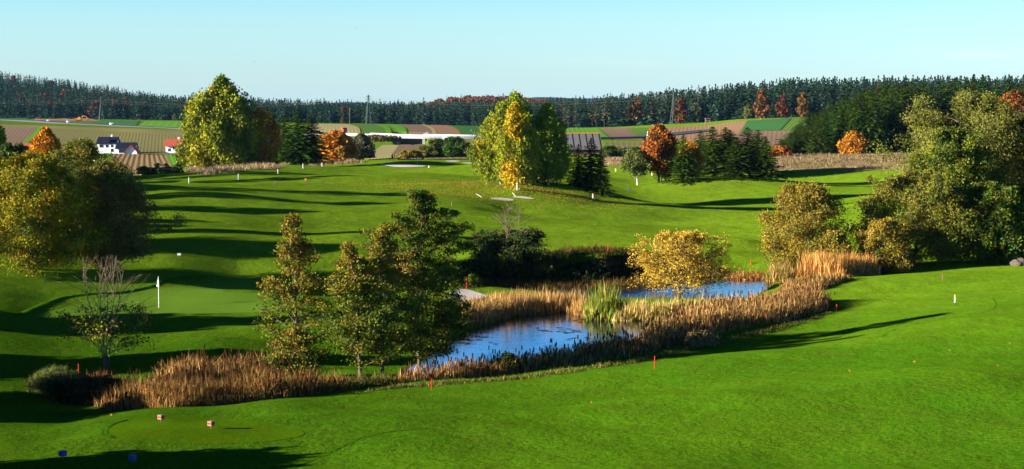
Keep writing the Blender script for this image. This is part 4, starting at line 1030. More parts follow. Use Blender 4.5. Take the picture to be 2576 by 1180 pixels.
reeds('reeds', 'brown reeds around the right end of the far pond', zp([(1880, 775), (1980, 772), (2080, 755), (2150, 738), (2010, 742), (1975, 728), (1940, 752)]), 8000, .5, 1.0, REEDT + REEDB, 8, wd=.045, clump=.3)
reeds('reeds', 'yellow green reeds on the far shore left of the orange reeds', zp([(1925, 702), (2010, 712), (2010, 690), (1930, 686)]), 3000, 1.1, 2.0, REEDG + REEDT, 9, wd=.05)
reeds('reeds', 'tawny grass fringe on the far pond shore', zp([(1820, 690), (1930, 690), (1930, 678), (1820, 678)], .5), 3500, .4, .9, REEDO + REEDB, 10, wd=.05, lean=.25)
reeds('reeds', 'brown grass coloured dark for shade on the bank behind the ponds', zp([(1140, 712), (1250, 704), (1600, 702), (1800, 690), (1800, 672), (1600, 664), (1400, 664), (1250, 672), (1130, 686)], .8), 12000, .3, .75, [(.07, .04, .014, 4), (.10, .055, .018, 2), (.05, .05, .01, 2)], 11, wd=.05, lean=.25)  # blade colours carry the shade of the bank
reeds('reeds', 'rusty front reeds of the left reed bed', zp([(265, 1040), (430, 1066), (720, 1040), (880, 1004), (880, 985), (700, 1008), (430, 1022), (290, 1005)]), 9500, .6, 1.65, [(.24, .12, .035, 4), (.32, .17, .05, 2), (.13, .07, .02, 4), (.27, .10, .03, 2), (.14, .13, .03, 2)], 12, wd=.026, clump=.55, lean=.16, heads=.04)
reeds('reeds', 'brown rear reeds of the left reed bed', zp([(380, 985), (720, 972), (720, 948), (420, 955), (370, 968)]), 5000, .8, 1.7, REEDT + REEDB, 13, wd=.03, clump=.4, heads=.05)
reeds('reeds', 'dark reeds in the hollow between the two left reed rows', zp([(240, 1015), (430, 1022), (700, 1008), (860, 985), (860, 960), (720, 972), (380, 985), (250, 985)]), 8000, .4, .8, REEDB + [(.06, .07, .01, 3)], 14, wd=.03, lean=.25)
reeds('reeds', 'reddish dock stalks at the left end of the reeds', zp([(185, 968), (300, 988), (330, 970), (250, 948)]), 420, .7, 1.4, [(.17, .06, .025, 3), (.14, .08, .03, 4)], 15, wd=.04)
reeds('reeds', 'grass edge under the pond alders', zp([(720, 1030), (1000, 986), (1000, 970), (880, 980), (720, 1005)]), 4500, .3, .9, [(.12, .11, .02, 3), (.07, .09, .01, 3), (.2, .14, .05, 2)], 16, wd=.03, lean=.3)
def hp_(L, dm=200): return hit(*np.array(L, float).T, dmin=dm)[:, :2]
reeds('dry_grass', 'tall pale dry grass below the big birch and maple', hp_([(466, 436), (468, 422), (560, 418), (690, 414), (700, 424), (600, 432), (520, 442)], 300), 9000, .5, 1.1, DRY, 20, wd=.10, lean=.3, clump=.5)
reeds('dry_grass', 'dry grass tufts under the black spruces', hp_([(690, 417), (820, 410), (920, 408), (920, 411), (800, 417), (700, 425)], 300), 4000, .4, .9, DRY, 21, wd=.10, lean=.3, clump=.5)
reeds('dry_grass', 'tawny dry grass of the right hand meadow', hp_([(1942, 430), (1950, 392), (2310, 387), (2310, 424), (2200, 426)], 300), 26000, .25, .8, DRY[:2] + [(.13, .075, .05, 4), (.12, .12, .03, 1.5), (.24, .17, .08, 2)], 22, wd=.09, lean=.3, clump=.5)
reeds('dry_grass', 'pale dry grass behind the small birch', hp_([(1518, 418), (1518, 400), (1620, 400), (1640, 415)], 300), 5000, .5, 1.1, DRY, 23, wd=.12, lean=.25)
reeds('reeds', 'sparse rusty stalks over the dark bank at the left end of the reeds', zp([(170, 1000), (300, 1040), (330, 1015), (260, 985)]), 900, .6, 1.5, REEDT + [(.22, .11, .03, 3)], 17, wd=.03, lean=.2)
reeds('grass', 'rough grass fringe along the lawn side of the near reeds', zp([(880, 1012), (1000, 994), (1100, 989), (1300, 973), (1450, 957), (1600, 935), (1700, 910), (1850, 873), (2000, 842), (2095, 806), (2085, 798), (2000, 830), (1850, 862), (1700, 898), (1600, 922), (1450, 945), (1300, 962), (1100, 978), (1000, 983)], .5), 9000, .12, .5, [(.07, .10, .01, 4), (.12, .11, .02, 3), (.20, .14, .05, 2)], 18, wd=.03, lean=.35, clump=.5)
# rims of longer grass where the mown tee and green end
def rim(label, W, n, h, wid_, seed):
    r = np.random.default_rng(seed)
    seg = np.linalg.norm(np.diff(W, axis=0), axis=1); s = np.r_[0, np.cumsum(seg)]; t = r.uniform(0, s[-1], n)
    P = np.stack([np.interp(t, s, W[:, k]) for k in range(2)], -1) + r.normal(0, wid_, (n, 2))
    V, Qs = [], None
    z = H(P[:, 0], P[:, 1]); B = np.c_[P, z]; a = r.uniform(0, 6.28, n); w = np.c_[np.cos(a), np.sin(a), 0 * a] * .03
    T = B + np.c_[r.normal(0, .04, (n, 2)), h * r.uniform(.6, 1.2, n)]
    V = np.stack([B - w, B + w, T], 1).reshape(-1, 3)
    c = np.repeat(palette(r, n, [(.04, .13, .004, 3), (.06, .15, .006, 2)]), 3, 0)
    tag(obj('grass', mesh('grass', V, np.arange(n * 3).reshape(n, 3), M['reed'], col=c)), label, kind='stuff')
nW = len(TEEW)
rim('rim of longer grass along the left edge of the tee', np.concatenate([TEEW[-8:], TEEW[:11]]), 4500, .055, .03, 31)
rim('rim of longer grass along the back edge of the putting green', hit(*smooth_open([(45, 795), (90, 776), (150, 752), (220, 742), (300, 737), (380, 722), (400, 712), (440, 702), (520, 698)], 8).T)[:, :2], 6000, .16, .07, 32)
rim('curving line of longer grass across the right hand slope', hit(*smooth_open([(2218, 848), (2250, 830), (2330, 810), (2420, 797), (2480, 785), (2506, 768), (2496, 748)], 8).T)[:, :2], 900, .03, .02, 33)
rim('curving wheel track of longer grass in the foreground turf', hit(*smooth_open([(735, 1178), (830, 1140), (900, 1105), (985, 1086), (1090, 1076)], 8).T)[:, :2], 1000, .025, .03, 34)
r = np.random.default_rng(19); P = POND1[0] + r.normal(0, 1, (4000, 2)) * 0; P = np.stack([r.uniform(*(POND1[:, 0].min(), POND1[:, 0].max()), 4000), r.uniform(*(POND1[:, 1].min(), POND1[:, 1].max()), 4000)], -1)
f = np.sin(P[:, 0] * .8 + np.sin(P[:, 1] * .7)) * np.sin(P[:, 1] * .55 + 1); P = P[(sdist(POND1, P[:, 0], P[:, 1]) < -.3) & (f > .35)][:170]
a_ = np.arange(6) * math.pi / 3; rr_ = r.uniform(.05, .16, len(P))
V = np.stack([P[:, None, 0] + rr_[:, None] * np.cos(a_) * 1.6, P[:, None, 1] + rr_[:, None] * np.sin(a_), np.full((len(P), 6), .022)], -1).reshape(-1, 3)
kk = np.arange(len(P))[:, None] * 6
tag(obj('pond_weed', mesh('pond_weed', V, [kk + np.array([[0, 1, 2, 3]]), kk + np.array([[0, 3, 4, 5]])], M['leaf'], col=np.repeat(palette(r, len(P), [(.05, .055, .02, 3), (.07, .05, .02, 2)]), 6, 0))), 'dark floating weed on the near pond', kind='stuff')
# fallen leaves under the birches
r = np.random.default_rng(9); L0 = hit(1310, 472, 150)[0]
n = 9000; P = np.stack([r.normal(L0[0] - 2, 9, n), r.normal(L0[1] - 1, 9, n)], -1)
P2 = np.stack([r.normal(L0[0] - 14, 9, 1500), r.normal(L0[1] + 12, 7, 1500)], -1); L1 = hit(1740, 458, 150)[0]
P3 = np.stack([r.normal(L1[0] + 3, 5, 900), r.normal(L1[1], 4, 900)], -1); P4 = np.stack([r.uniform(-25, 28, 260), r.uniform(75, 240, 260)], -1); P4 = P4[(np.minimum(sdist(POND1, P4[:, 0], P4[:, 1]), sdist(POND2, P4[:, 0], P4[:, 1])) > 2)]
P = np.concatenate([P, P2, P3, P4])
C = np.c_[P, H(P[:, 0], P[:, 1]) + .05]
V, Qs = cards(r, C, .06, .045); c = np.repeat(palette(r, len(C), [(.26, .15, .02, 4), (.20, .11, .02, 3), (.2, .17, .02, 2)]), 4, 0)
tag(obj('leaves', mesh('leaves', V, Qs, M['leaf'], col=c)), 'yellow fallen leaves scattered under the birches', kind='stuff')

# ------------------------------------------------------------------ course furniture
def stake(px, y0, y1, label, mats, name='marker_stake', w=4.0, group=None, dmin=60, d=None):
    loc = place(px, y1, d, dmin); h = max(.25, (y1 - y0) / F * loc[1]); rr = max(.028, w * .7 / F * loc[1] * .5)
    o = empty(name, loc, .3); tag(o, label, 'stake', group)
    z = -.1; n = len(mats)
    b = MB(); b.tube([(0, 0, -.1), (0, 0, h * (1 if n == 1 else .72))], [rr, rr], 6); b.build('post', M[mats[0]], o)
    if n > 1:
        b = MB(); b.tube([(0, 0, h * .72), (0, 0, h * .97), (0, 0, h)], [rr * 1.03, rr * 1.03, rr * .5], 6); b.build('cap', M[mats[1]], o)
    else:
        b = MB(); b.tube([(0, 0, h), (0, 0, h + rr * .8)], [rr, rr * .3], 6); b.build('tip', M[mats[0]], o)
    return o
RS = 'red stakes around the water'
for a in [(1086, 952, 981, 'red stake on the near bank right of the alders'), (1647, 896, 926, 'red stake in front of the thistle bush'), (75, 962, 993, 'red stake at the left end of the reed bed'), (198, 915, 955, 'red post among the left dock stalks'),
          (1530, 617, 637, 'red stake on the far bank above the shaded grass'), (1890, 655, 665, 'red stake on the far shore by the orange reeds'), (2057, 722, 742, 'red stake behind the right hand reeds'), (2105, 766, 783, 'red stake on the turf right of the reeds'), (1174, 700, 727, 'red post beside the pond bunker')]:
    stake(*a, ['red'], group=RS, w=4.2)
WS = 'white boundary posts at the back left'
for a in [(475, 446, 461, 'white boundary post by the dark hedge'), (599.5, 438, 452, 'white boundary post in the dry grass'), (699, 426, 437, 'white boundary post near the maple foot'), (762, 412, 424, 'shaded white post below the spruces'), (810, 410, 419, 'white post right of the black spruces')]:
    stake(*a, ['white'], group=WS, dmin=200, w=2.3)
for a, m in [((1491.5, 486, 499, 'white post with orange top beside the front spruce'), ['white', 'orange']), ((1549, 423, 431, 'white post with orange top near the small meadow'), ['white', 'orange']), ((1640.5, 432, 441, 'white post behind the small birch'), ['white', 'orange']), ((1079, 416, 422.5, 'orange topped post right of the long bunker'), ['white', 'orange']),
             ((1581, 475, 481, 'low blue post on the shaded fairway'), ['blue']), ((1137, 508, 519, 'dark wooden post on the open fairway'), ['wood']), ((1924, 582, 594, 'white post with red cap left of the olive bush'), ['white', 'red']), ((2139, 565, 574, 'white post right of the olive bush'), ['white', 'orange']),
             ((2371, 689, 703, 'brown post with red cap on the right fairway'), ['wood', 'red']), ((2402, 741, 761, 'white post with yellow top on the right slope'), ['white', 'yellow']), ((145, 680, 693, 'orange post under the left willow'), ['orange'])]:
    stake(*a, m, dmin=130 if a[1] < 700 else 60, w=4.2)
# tee markers
def marker(px, py, mats, label, group):
    loc = hit(px, py)[0]; o = empty('tee_marker', loc, -.55); tag(o, label, 'tee marker', group)
    w = .095
    b = MB(); b.bar((0, 0, -.1), (0, 0, .13), .015, 6); b.build('spike', M['wood'], o)
    for k, (z0, z1, m, e) in enumerate([(.13, .19, mats[0], 0), (.19, .25, mats[1], .004), (.25, .31, mats[0], 0)]):
        b = MB(); b.box(-w - e, w + e, -w - e, w + e, z0, z1); b.build('band', M[m], o)
RM = 'red and white tee markers'; BMK = 'blue tee markers'
marker(405, 1063, ('palewood', 'red'), 'red banded wooden tee marker at the back of the oval tee', RM)
marker(531, 1080, ('palewood', 'red'), 'red banded wooden tee marker at the middle of the oval tee', RM)
marker(158, 1157, ('blue', 'blue'), 'blue tee marker in shade near the left bottom corner', BMK)
marker(334, 1168, ('blue', 'blue'), 'blue tee marker in shade nearest the bottom edge', BMK)
for k, (px, py, m, lab) in enumerate([(705, 454, 'wood', 'tiny dark tee marker on the far tee, left rear'), (769, 454.5, 'orange', 'tiny orange tee marker on the far tee, right rear'), (692, 462, 'wood', 'tiny dark tee marker on the far tee, left front'), (769, 462, 'wood', 'tiny dark tee marker on the far tee, right front')]):
    loc = hit(px, py, 150)[0]; b = MB(); b.box(-.16, .16, -.16, .16, .05, .33); b.bar((0, 0, -.1), (0, 0, .1), .03); o = b.build('tee_marker', M[m]); o.location = loc; tag(o, lab, 'tee marker', 'markers on the far tee')
# flags
def flag(px, y0, y1, mat, label, dmin, cloth):
    loc = hit(px, y1, dmin)[0]; h = (y1 - y0) / F * loc[1]
    o = empty('golf_flag', loc, -.75); tag(o, label, 'flag')
    b = MB(); b.tube([(0, 0, -.05), (0, 0, h)], [.028, .022], 6); b.build('pole', M['white'], o)
    b = MB(); b.tube([(0, 0, .0), (0, 0, .015)], [.09, .09], 6); b.build('cup', M['black'], o)
    n = 9; V = []
    for i in range(n):
        t = i / (n - 1); z = h - .02 - cloth * t
        ww = cloth * (.05 + .50 * min(1, t * 1.15) * (1 - .25 * max(0, t - .8) / .2))
        for j in range(5):
            u = j / 4; V.append((-ww * .75 * u + .05 * t, .06 * math.sin(u * 6 + t * 4) * (u + .2), z - .18 * cloth * u * (1 - t)))
    ii = np.arange(n * 5).reshape(n, 5); Qs = np.stack([ii[:-1, :-1], ii[:-1, 1:], ii[1:, 1:], ii[1:, :-1]], -1).reshape(-1, 4)
    obj('cloth', mesh('cloth', np.array(V), Qs, M[mat], smooth=True), o)
flag(399.5, 695, 775, 'white', 'white flag hanging on its pole over the putting green', 90, .68)
flag(1050, 393, 413, 'red', 'small red flag at the back of the course', 300, .75)
# rakes at the bunkers
def rake(px0, py0, px1, py1, label):
    a = hit(px1, py1, 150)[0]; d = a[1]; L = np.hypot(px1 - px0, py1 - py0) / F * d
    o = empty('bunker_rake', a); tag(o, label, 'rake')
    dx = (px0 - px1) / F * d; dz = (py1 - py0) / F * d
    b = MB(); b.bar((0, 0, .05), (dx, .3, dz), .035, 6); b.build('handle', M['white'], o)
    b = MB(); b.box(-.28, .28, -.04, .04, 0, .07)
    for k in range(7): b.box(-.27 + k * .085, -.25 + k * .085, -.03, -.01, -.08, 0)
    b.build('head', M['steel'], o)
rake(1198, 488, 1212, 497, 'pale rake standing left of the small bunker')
rake(1289, 485, 1297, 495, 'pale rake standing at the thin bunker')
loc = hit(451, 642, 120)[0]; o = empty('sprinkler_box', loc); tag(o, 'small white sprinkler box on the shaded fairway', 'sprinkler')
b = MB(); b.box(-.14, .14, -.1, .1, 0, .16); b.build('case', M['white'], o); b = MB(); b.box(-.16, .16, -.12, .12, .16, .19); b.build('lid', M['steel'], o)
# stump and stones at the right edge
def rock(name, loc, s, label, seed, mat='stone', group=None, el=(1, 1, .7)):
    import bmesh
    bm = bmesh.new(); bmesh.ops.create_icosphere(bm, subdivisions=3, radius=1)
    r = np.random.default_rng(seed); dirs = unit(r.normal(size=(9, 3))); am = r.uniform(.6, .95, 9)
    for v in bm.verts:
        p = np.array(v.co); k = 1.0
        for q, a in zip(dirs, am):
            t = p @ q
            if t > a: k = min(k, a / t)
        v.co = (p[0] * k * s * el[0], p[1] * k * s * el[1], p[2] * k * s * el[2])
    m = bpy.data.meshes.new(name); bm.to_mesh(m); bm.free(); m.materials.append(M[mat])
    o = obj(name, m); o.location = loc; return tag(o, label, 'rock' if name == 'rock' else name, group)
RB = at(2548, 148)
st = empty('tree_stump', at(2546, 150)); tag(st, 'pale broken tree stump at the right edge', 'stump')
b = MB(); b.tube([(0, 0, -.2), (0, 0, .3), (.05, 0, .9), (.1, 0, 1.25)], [.55, .42, .36, .22], 6); b.build('trunk', M['pale_bark'], st)
b = MB(); b.tube([(.05, 0, .8), (.3, .1, 1.15)], [.2, .1], 6); b.build('snag', M['pale_bark'], st)
for k, (px, s, d, lab) in enumerate([(2557, .55, 147, 'grey stone right of the stump'), (2572, .6, 147, 'rounded stone at the right picture edge'), (2563, .4, 145.5, 'small brown stone in front of the stump')]):
    rock('rock', at(px, d) + [0, 0, s * .35], s, lab, 60 + k)

# ------------------------------------------------------------------ far buildings, vehicles, pylons
def house(px, py_base, d, W, Dp, hw, hr, roofm, label, over=.5, rz=0.0, axis='x', win=(), chim=True, name='house'):
    x = float(PX(px, d)); z = min(float(H(x, d)), ztop(py_base, d)); o = empty(name, (x, d, z), rz); tag(o, label, 'house')
    b = MB(); b.box(-W / 2, W / 2, -Dp / 2, Dp / 2, -1, hw)
    if axis == 'x':
        b.prism([(-W / 2, 0), (W / 2, 0), (W / 2, .01), (-W / 2, .01)], 0, .01)
        T = [(-W / 2, -Dp / 2, hw), (-W / 2, Dp / 2, hw), (-W / 2, 0, hw + hr - .12), (W / 2, -Dp / 2, hw), (W / 2, Dp / 2, hw), (W / 2, 0, hw + hr - .12)]
        b.add(T, T=[(0, 2, 1), (3, 4, 5)])
    else:
        T = [(-W / 2, -Dp / 2, hw), (W / 2, -Dp / 2, hw), (0, -Dp / 2, hw + hr - .12), (-W / 2, Dp / 2, hw), (W / 2, Dp / 2, hw), (0, Dp / 2, hw + hr - .12)]
        b.add(T, T=[(0, 1, 2), (3, 5, 4)])
    b.build('wall', M['offwhite'], o)
    b = MB(); th = .25
    if axis == 'x':
        s = hr / (Dp / 2); e = over
        for sg in (-1, 1):
            y1 = sg * (Dp / 2 + e); z1 = hw - e * s
            V = [(-W / 2 - e, y1, z1), (W / 2 + e, y1, z1), (W / 2 + e, 0, hw + hr), (-W / 2 - e, 0, hw + hr)]; V += [(a, c, q + th) for a, c, q in V]
            b.add(V, [(0, 1, 2, 3), (7, 6, 5, 4), (0, 4, 5, 1), (1, 5, 6, 2), (2, 6, 7, 3), (3, 7, 4, 0)])
    else:
        s = hr / (W / 2); e = over
        for sg in (-1, 1):
            x1 = sg * (W / 2 + e); z1 = hw - e * s
            V = [(x1, -Dp / 2 - e, z1), (x1, Dp / 2 + e, z1), (0, Dp / 2 + e, hw + hr), (0, -Dp / 2 - e, hw + hr)]; V += [(a, c, q + th) for a, c, q in V]
            b.add(V, [(0, 1, 2, 3), (7, 6, 5, 4), (0, 4, 5, 1), (1, 5, 6, 2), (2, 6, 7, 3), (3, 7, 4, 0)])
    rf_ = b.build('roof', M[roofm], o)
    if chim:
        b = MB(); b.box(W * .12, W * .12 + .7, .2, .9, hw + hr * .5, hw + hr + 1.2); b.build('chimney', M['offwhite'], rf_)
    for (wx, wz, ww, wh) in win:
        b = MB(); b.box(wx - ww / 2 - .1, wx + ww / 2 + .1, -Dp / 2 - .08, -Dp / 2 + .02, wz - .1, wz + wh + .1); w = b.build('window', M['white'], o)
        b = MB(); b.box(wx - ww / 2, wx + ww / 2, -Dp / 2 - .11, -Dp / 2 - .05, wz, wz + wh); b.build('pane', M['glass'], w)
    return o
house(441, 387, 745, 7.0, 8, 3.6, 2.2, 'tile_red', 'small white house with a red gabled roof beside the big birch', axis='x', win=[(.6, 1.9, 2.2, 1.2), (-2, 1.2, .9, 1.1)], over=.8)
hs = house(272, 384, 760, 7.6, 8, 4.2, 2.5, 'tile_dark', 'white two storey house with a dark roof in the valley', axis='x', win=[(2.4, .6, 1.2, 1.4), (0.2, 2.5, 1.1, 1.2), (2.4, 2.5, 1.1, 1.2), (-2.2, 2.5, 1.5, 1.2)])
b = MB(); b.box(-2.6, 1.4, -4.2, -2.6, 4.4, 6.2); b.build('dormer', M['tile_dark'], hs)
house(318, 385, 755, 7.6, 7, 2.3, 2.2, 'tile_dark', 'low white wing with a dark roof right of the valley house', axis='x', win=[(-1, .4, 3.4, 1.4)], chim=False)
house(332, 387, 735, 4.6, 5, 1.2, 2.6, 'tile_red', 'little red roofed shed below the valley houses', axis='y', chim=False, name='shed', over=.7)
house(85, 372, 720, 10, 7, 2.2, 2.4, 'tile_red', 'low red roofed barn peeping out behind the left hedge', axis='x', chim=False, name='barn')
# grey barn behind the birches: broad roof with dark strips
x = float(PX(1462, 520)); o = empty('barn', (x, 520, float(H(x, 520)))); tag(o, 'large barn with a grey striped roof behind the central spruces', 'barn')
zt = ztop(336, 520) - o.location.z; ze = ztop(374, 520) - o.location.z; hw_ = 5.7
b = MB(); b.box(-hw_ + .3, hw_ - .3, -2.0, 10, -1, ze); b.build('wall', M['wood'], o)
b = MB(); V = [(-hw_ - .3, -2.8, ze), (hw_ + .5, -2.8, ze), (hw_, 4, zt), (-hw_ + .4, 4, zt)]; V += [(a, c, q - .25) for a, c, q in V]
b.add(V, [(0, 1, 2, 3), (7, 6, 5, 4), (0, 4, 5, 1), (1, 5, 6, 2), (2, 6, 7, 3), (3, 7, 4, 0)])
V = [(-hw_, 11, ze), (hw_, 11, ze), (hw_, 4, zt), (-hw_ + .4, 4, zt)]; V += [(a, c, q - .25) for a, c, q in V]
b.add(V, [(0, 3, 2, 1), (7, 4, 5, 6), (0, 1, 5, 4), (1, 2, 6, 5), (2, 3, 7, 6), (3, 0, 4, 7)]); rfb = b.build('roof', M['slate'], o)
for k in range(6):
    xx = -hw_ + 1.2 + k * 1.95; b = MB()
    n_ = np.array([0, -(zt - ze), 6.8]); n_ /= np.linalg.norm(n_)
    p0 = np.array([xx + .5, -2.8, ze]) + n_ * .06; p1 = np.array([xx, 3.9, zt - .05]) + n_ * .06
    b.add([p0 - [.1, 0, 0], p0 + [.1, 0, 0], p1 + [.1, 0, 0], p1 - [.1, 0, 0]], [(0, 1, 2, 3)]); b.build('ridge_strip', M['black'], rfb)
b = MB(); b.box(-hw_ + .2, hw_ + .1, 3.8, 4.2, zt - .02, zt + .18); b.build('ridge_cap', M['orange'], rfb)

def car(px, off_, label, paint, L=4.4, Hh=1.5):
    j = int(np.argmin(np.abs(hp[:, 0] - px))); p = np.array([hx[j], hy[j]]) + nor[j] * off_
    o = empty('parked_car' if False else 'car', (p[0], p[1], hz[j] + .02), math.atan2(tang[j][1], tang[j][0])); tag(o, label, 'car')
    prof = [(-L / 2, .35), (L / 2, .35), (L / 2, .75), (L * .32, .95), (L * .16, Hh), (-L * .36, Hh), (-L / 2, .95)]
    b = MB(); b.prism(prof, -.85, .85); b.build('body', M[paint], o)
    b = MB(); b.prism([(L * .28, .97), (L * .15, Hh - .12), (-L * .33, Hh - .12), (-L * .42, .97)], -.87, .87); b.build('window', M['glass'], o)
    for sx in (-1, 1):
        for sy in (-1, 1):
            b = MB(); b.tube([(sx * L * .31, sy * .72, .33), (sx * L * .31, sy * .9, .33)], [.33, .33], 12); b.build('wheel', M['rubber'], o)
car(132, -2.5, 'white car farthest along the highway on the left', 'carwhite')
car(184, -2.5, 'white van on the highway above the ploughed slope', 'carwhite', 5.0, 1.9)
car(293, -2.5, 'white estate car on the highway above the valley houses', 'carwhite', 5.0)
j = int(np.argmin(np.abs(hp[:, 0] - 866))); o = empty('truck', (hx[j], hy[j] - 2, hz[j]), math.atan2(tang[j][1], tang[j][0])); tag(o, 'red truck on the highway above the orange bush', 'truck')
b = MB(); b.prism([(-2.2, .5), (2.4, .5), (2.4, 1.2), (-2.2, 1.5)], -1.1, 1.1); b.build('bed', M['carred'], o)
b = MB(); b.prism([(1.0, 1.2), (2.6, 1.2), (2.5, 2.0), (2.1, 2.7), (1.0, 2.7)], -1.1, 1.1); cb = b.build('cab', M['carred'], o)
b = MB(); b.prism([(2.0, 1.9), (2.45, 1.9), (2.15, 2.55), (1.5, 2.55)], -1.12, 1.12); b.build('window', M['glass'], cb)
for sx in (-1.4, 1.6):
    for sy in (-.8, .8):
        b = MB(); b.tube([(sx, sy - .2, .5), (sx, sy + .2, .5)], [.5, .5], 10); b.build('wheel', M['rubber'], o)

def pylon(px, d, top, label, w=3.6):
    loc = at(px, d); h = height(loc, top); o = empty('power_pylon', loc, .35); tag(o, label, 'pylon', 'pylons of the power line')
    t = .12
    def hwid(z): return w / 2 * (1 - .78 * min(1, z / (h * .8))) if z < h * .8 else w / 2 * .22
    for sx in (-1, 1):
        for sy in (-1, 1):
            b = MB(); pts_ = [(sx * hwid(z), sy * hwid(z), z) for z in (-.5, h * .4, h * .8, h * .93)]; b.tube(pts_, [t, t, t * .8, t * .7], 4); b.build('leg', M['steel'], o)
    b = MB(); zs = np.concatenate([[0], h * .93 * (1 - .84 ** np.arange(1, 14)) / (1 - .84 ** 13)])
    for a, c in zip(zs[:-1], zs[1:]):
        wa, wc = hwid(a), hwid(c)
        for s in (-1, 1):
            for fl in (-1, 1):
                b.bar((-wa * fl, s * wa, a), (wc * fl, s * wc, c), t * .55); b.bar((s * wa, -wa * fl, a), (s * wc, wc * fl, c), t * .55)
    b.build('lattice', M['steel'], o)
    b = MB(); b.bar((0, 0, h * .9), (0, 0, h), t * .7); b.build('peak', M['steel'], o)
    tips = []
    for zf, aw in ((.80, 2.2), (.88, 1.7)):
        b = MB(); b.bar((-aw, 0, h * zf), (aw, 0, h * zf), t * .8); b.bar((-aw, 0, h * zf), (0, 0, h * (zf + .05)), t * .5); b.bar((aw, 0, h * zf), (0, 0, h * (zf + .05)), t * .5); b.build('cross_arm', M['steel'], o)
        for s in (-1, 1):
            q = np.array([loc[0] + s * aw * math.cos(.35), loc[1] + s * aw * math.sin(.35), loc[2] + h * zf - .3]); tips.append(q)
    return tips
T1 = pylon(927, 1240, 234, 'tallest power pylon above the curved strip fields')
T0 = pylon(255, 1420, 243, 'power pylon at the foot of the wooded hill on the left')
T2 = pylon(1695, 1060, 226, 'faint power pylon in front of the right hand forest')
T9 = [t + np.array([-260, 260, 8]) for t in T0]
for ta, tb, lab in ((T9, T0, 'power wires left of the first pylon'), (T0, T1, 'power wires between the left and middle pylons'), (T1, T2, 'power wires between the middle and right pylons')):
    b = MB(); t = np.linspace(0, 1, 24)[:, None]
    for p, q in zip(ta, tb):
        c = p + (q - p) * t; c[:, 2] -= 4.5 * 4 * (t * (1 - t))[:, 0]; b.tube(c, np.full(24, .016), 4)
    o = b.build('power_line', M['steel']); tag(o, lab, 'power line')
# hunting hide
loc = at(1780, 1010); o = empty('hunting_hide', loc); tag(o, 'wooden raised hide on stilts at the forest edge', 'hide'); hh_ = height(loc, 297)
b = MB(); b.box(-1.3, 1.3, -1.2, 1.2, hh_ * .52, hh_ * .9); b.build('cabin', M['wood'], o)
b = MB(); b.box(-1.6, 1.6, -1.5, 1.5, hh_ * .9, hh_); b.build('roof', M['slate'], o)
b = MB(); b.box(-.9, .9, -1.24, -1.21, hh_ * .68, hh_ * .84); b.build('window', M['black'], o)
for sx in (-1, 1):
    for sy in (-1, 1): b = MB(); b.bar((sx * 1.5, sy * 1.4, -.3), (sx * 1.15, sy * 1.05, hh_ * .52), .14); b.build('leg', M['wood'], o)
b = MB(); b.bar((-1.4, -1.3, .3), (1.2, -1.1, hh_ * .5), .1); b.bar((1.4, -1.3, .3), (-1.2, -1.1, hh_ * .5), .1); b.build('brace', M['wood'], o)
b = MB(); b.bar((2.4, -1.2, 0), (1.3, -1.2, hh_ * .55), .1); b.bar((2.4, -.6, 0), (1.3, -.6, hh_ * .55), .1); b.build('ladder', M['wood'], o)
# excavator, sign posts
loc = at(200, 1440); o = empty('excavator', loc); tag(o, 'yellow excavator parked below the wooded hill', 'excavator')
b = MB(); b.box(-2.2, 2.2, -1.4, 1.4, 0, .9); b.build('track', M['black'], o)
b = MB(); b.prism([(-2.4, 1.0), (1.2, 1.0), (1.2, 2.0), (.6, 3.2), (-.8, 3.2), (-1.0, 2.2), (-2.4, 2.2)], -1.3, 1.3); b.build('cab', M['orange'], o)
b = MB(); b.tube([(1, 0, 1.6), (3.2, 0, 4.2), (6, 0, 3.0), (6.4, 0, .6)], [.4, .4, .3, .2], 6); b.build('arm', M['orange'], o)
b = MB(); b.box(5.9, 7.0, -.6, .6, .1, .9); b.build('bucket', M['black'], o)
loc = at(1119, 745); o = empty('traffic_mirror', loc); tag(o, 'round white sign on a post below the bridge', 'sign')
b = MB(); b.bar((0, 0, -.2), (0, 0, 2.4), .1); b.build('post', M['steel'], o)
b = MB(); b.tube([(0, -.15, 3.0), (0, -.05, 3.0)], [1.0, 1.0], 20); t_ = [(0, -.152, 3.0)]
b.add([(math.cos(k * .3142) * 1.0, -.152, 3 + math.sin(k * .3142)) for k in range(20)], T=[(0, k, k + 1) for k in range(1, 19)]); b.build('disc', M['white'], o)
loc = at(880, 1255); o = empty('utility_pole', loc); tag(o, 'thin wooden pole above the pale stubble field', 'pole')
b = MB(); b.bar((0, 0, -.3), (0, 0, 11), .2, 6); b.build('post', M['wood'], o); b = MB(); b.bar((-1, 0, 10.2), (1, 0, 10.2), .12); b.build('cross_arm', M['wood'], o)
for px, py, d, lab in ((1668, 356, 850, 'white and blue road post right of the highway barrier'), (1627, 356, 850, 'slanted white post beside the highway')):
    loc = at(px, d); o = empty('road_post', loc); tag(o, lab, 'post')
    b = MB(); b.bar((0, 0, -.2), (.5, 0, 3.4), .16); b.build('post', M['white'], o)
    b = MB(); b.bar((.5, 0, 3.2), (2.6, 0, 1.4), .13); b.build('strut', M['blue'], o)
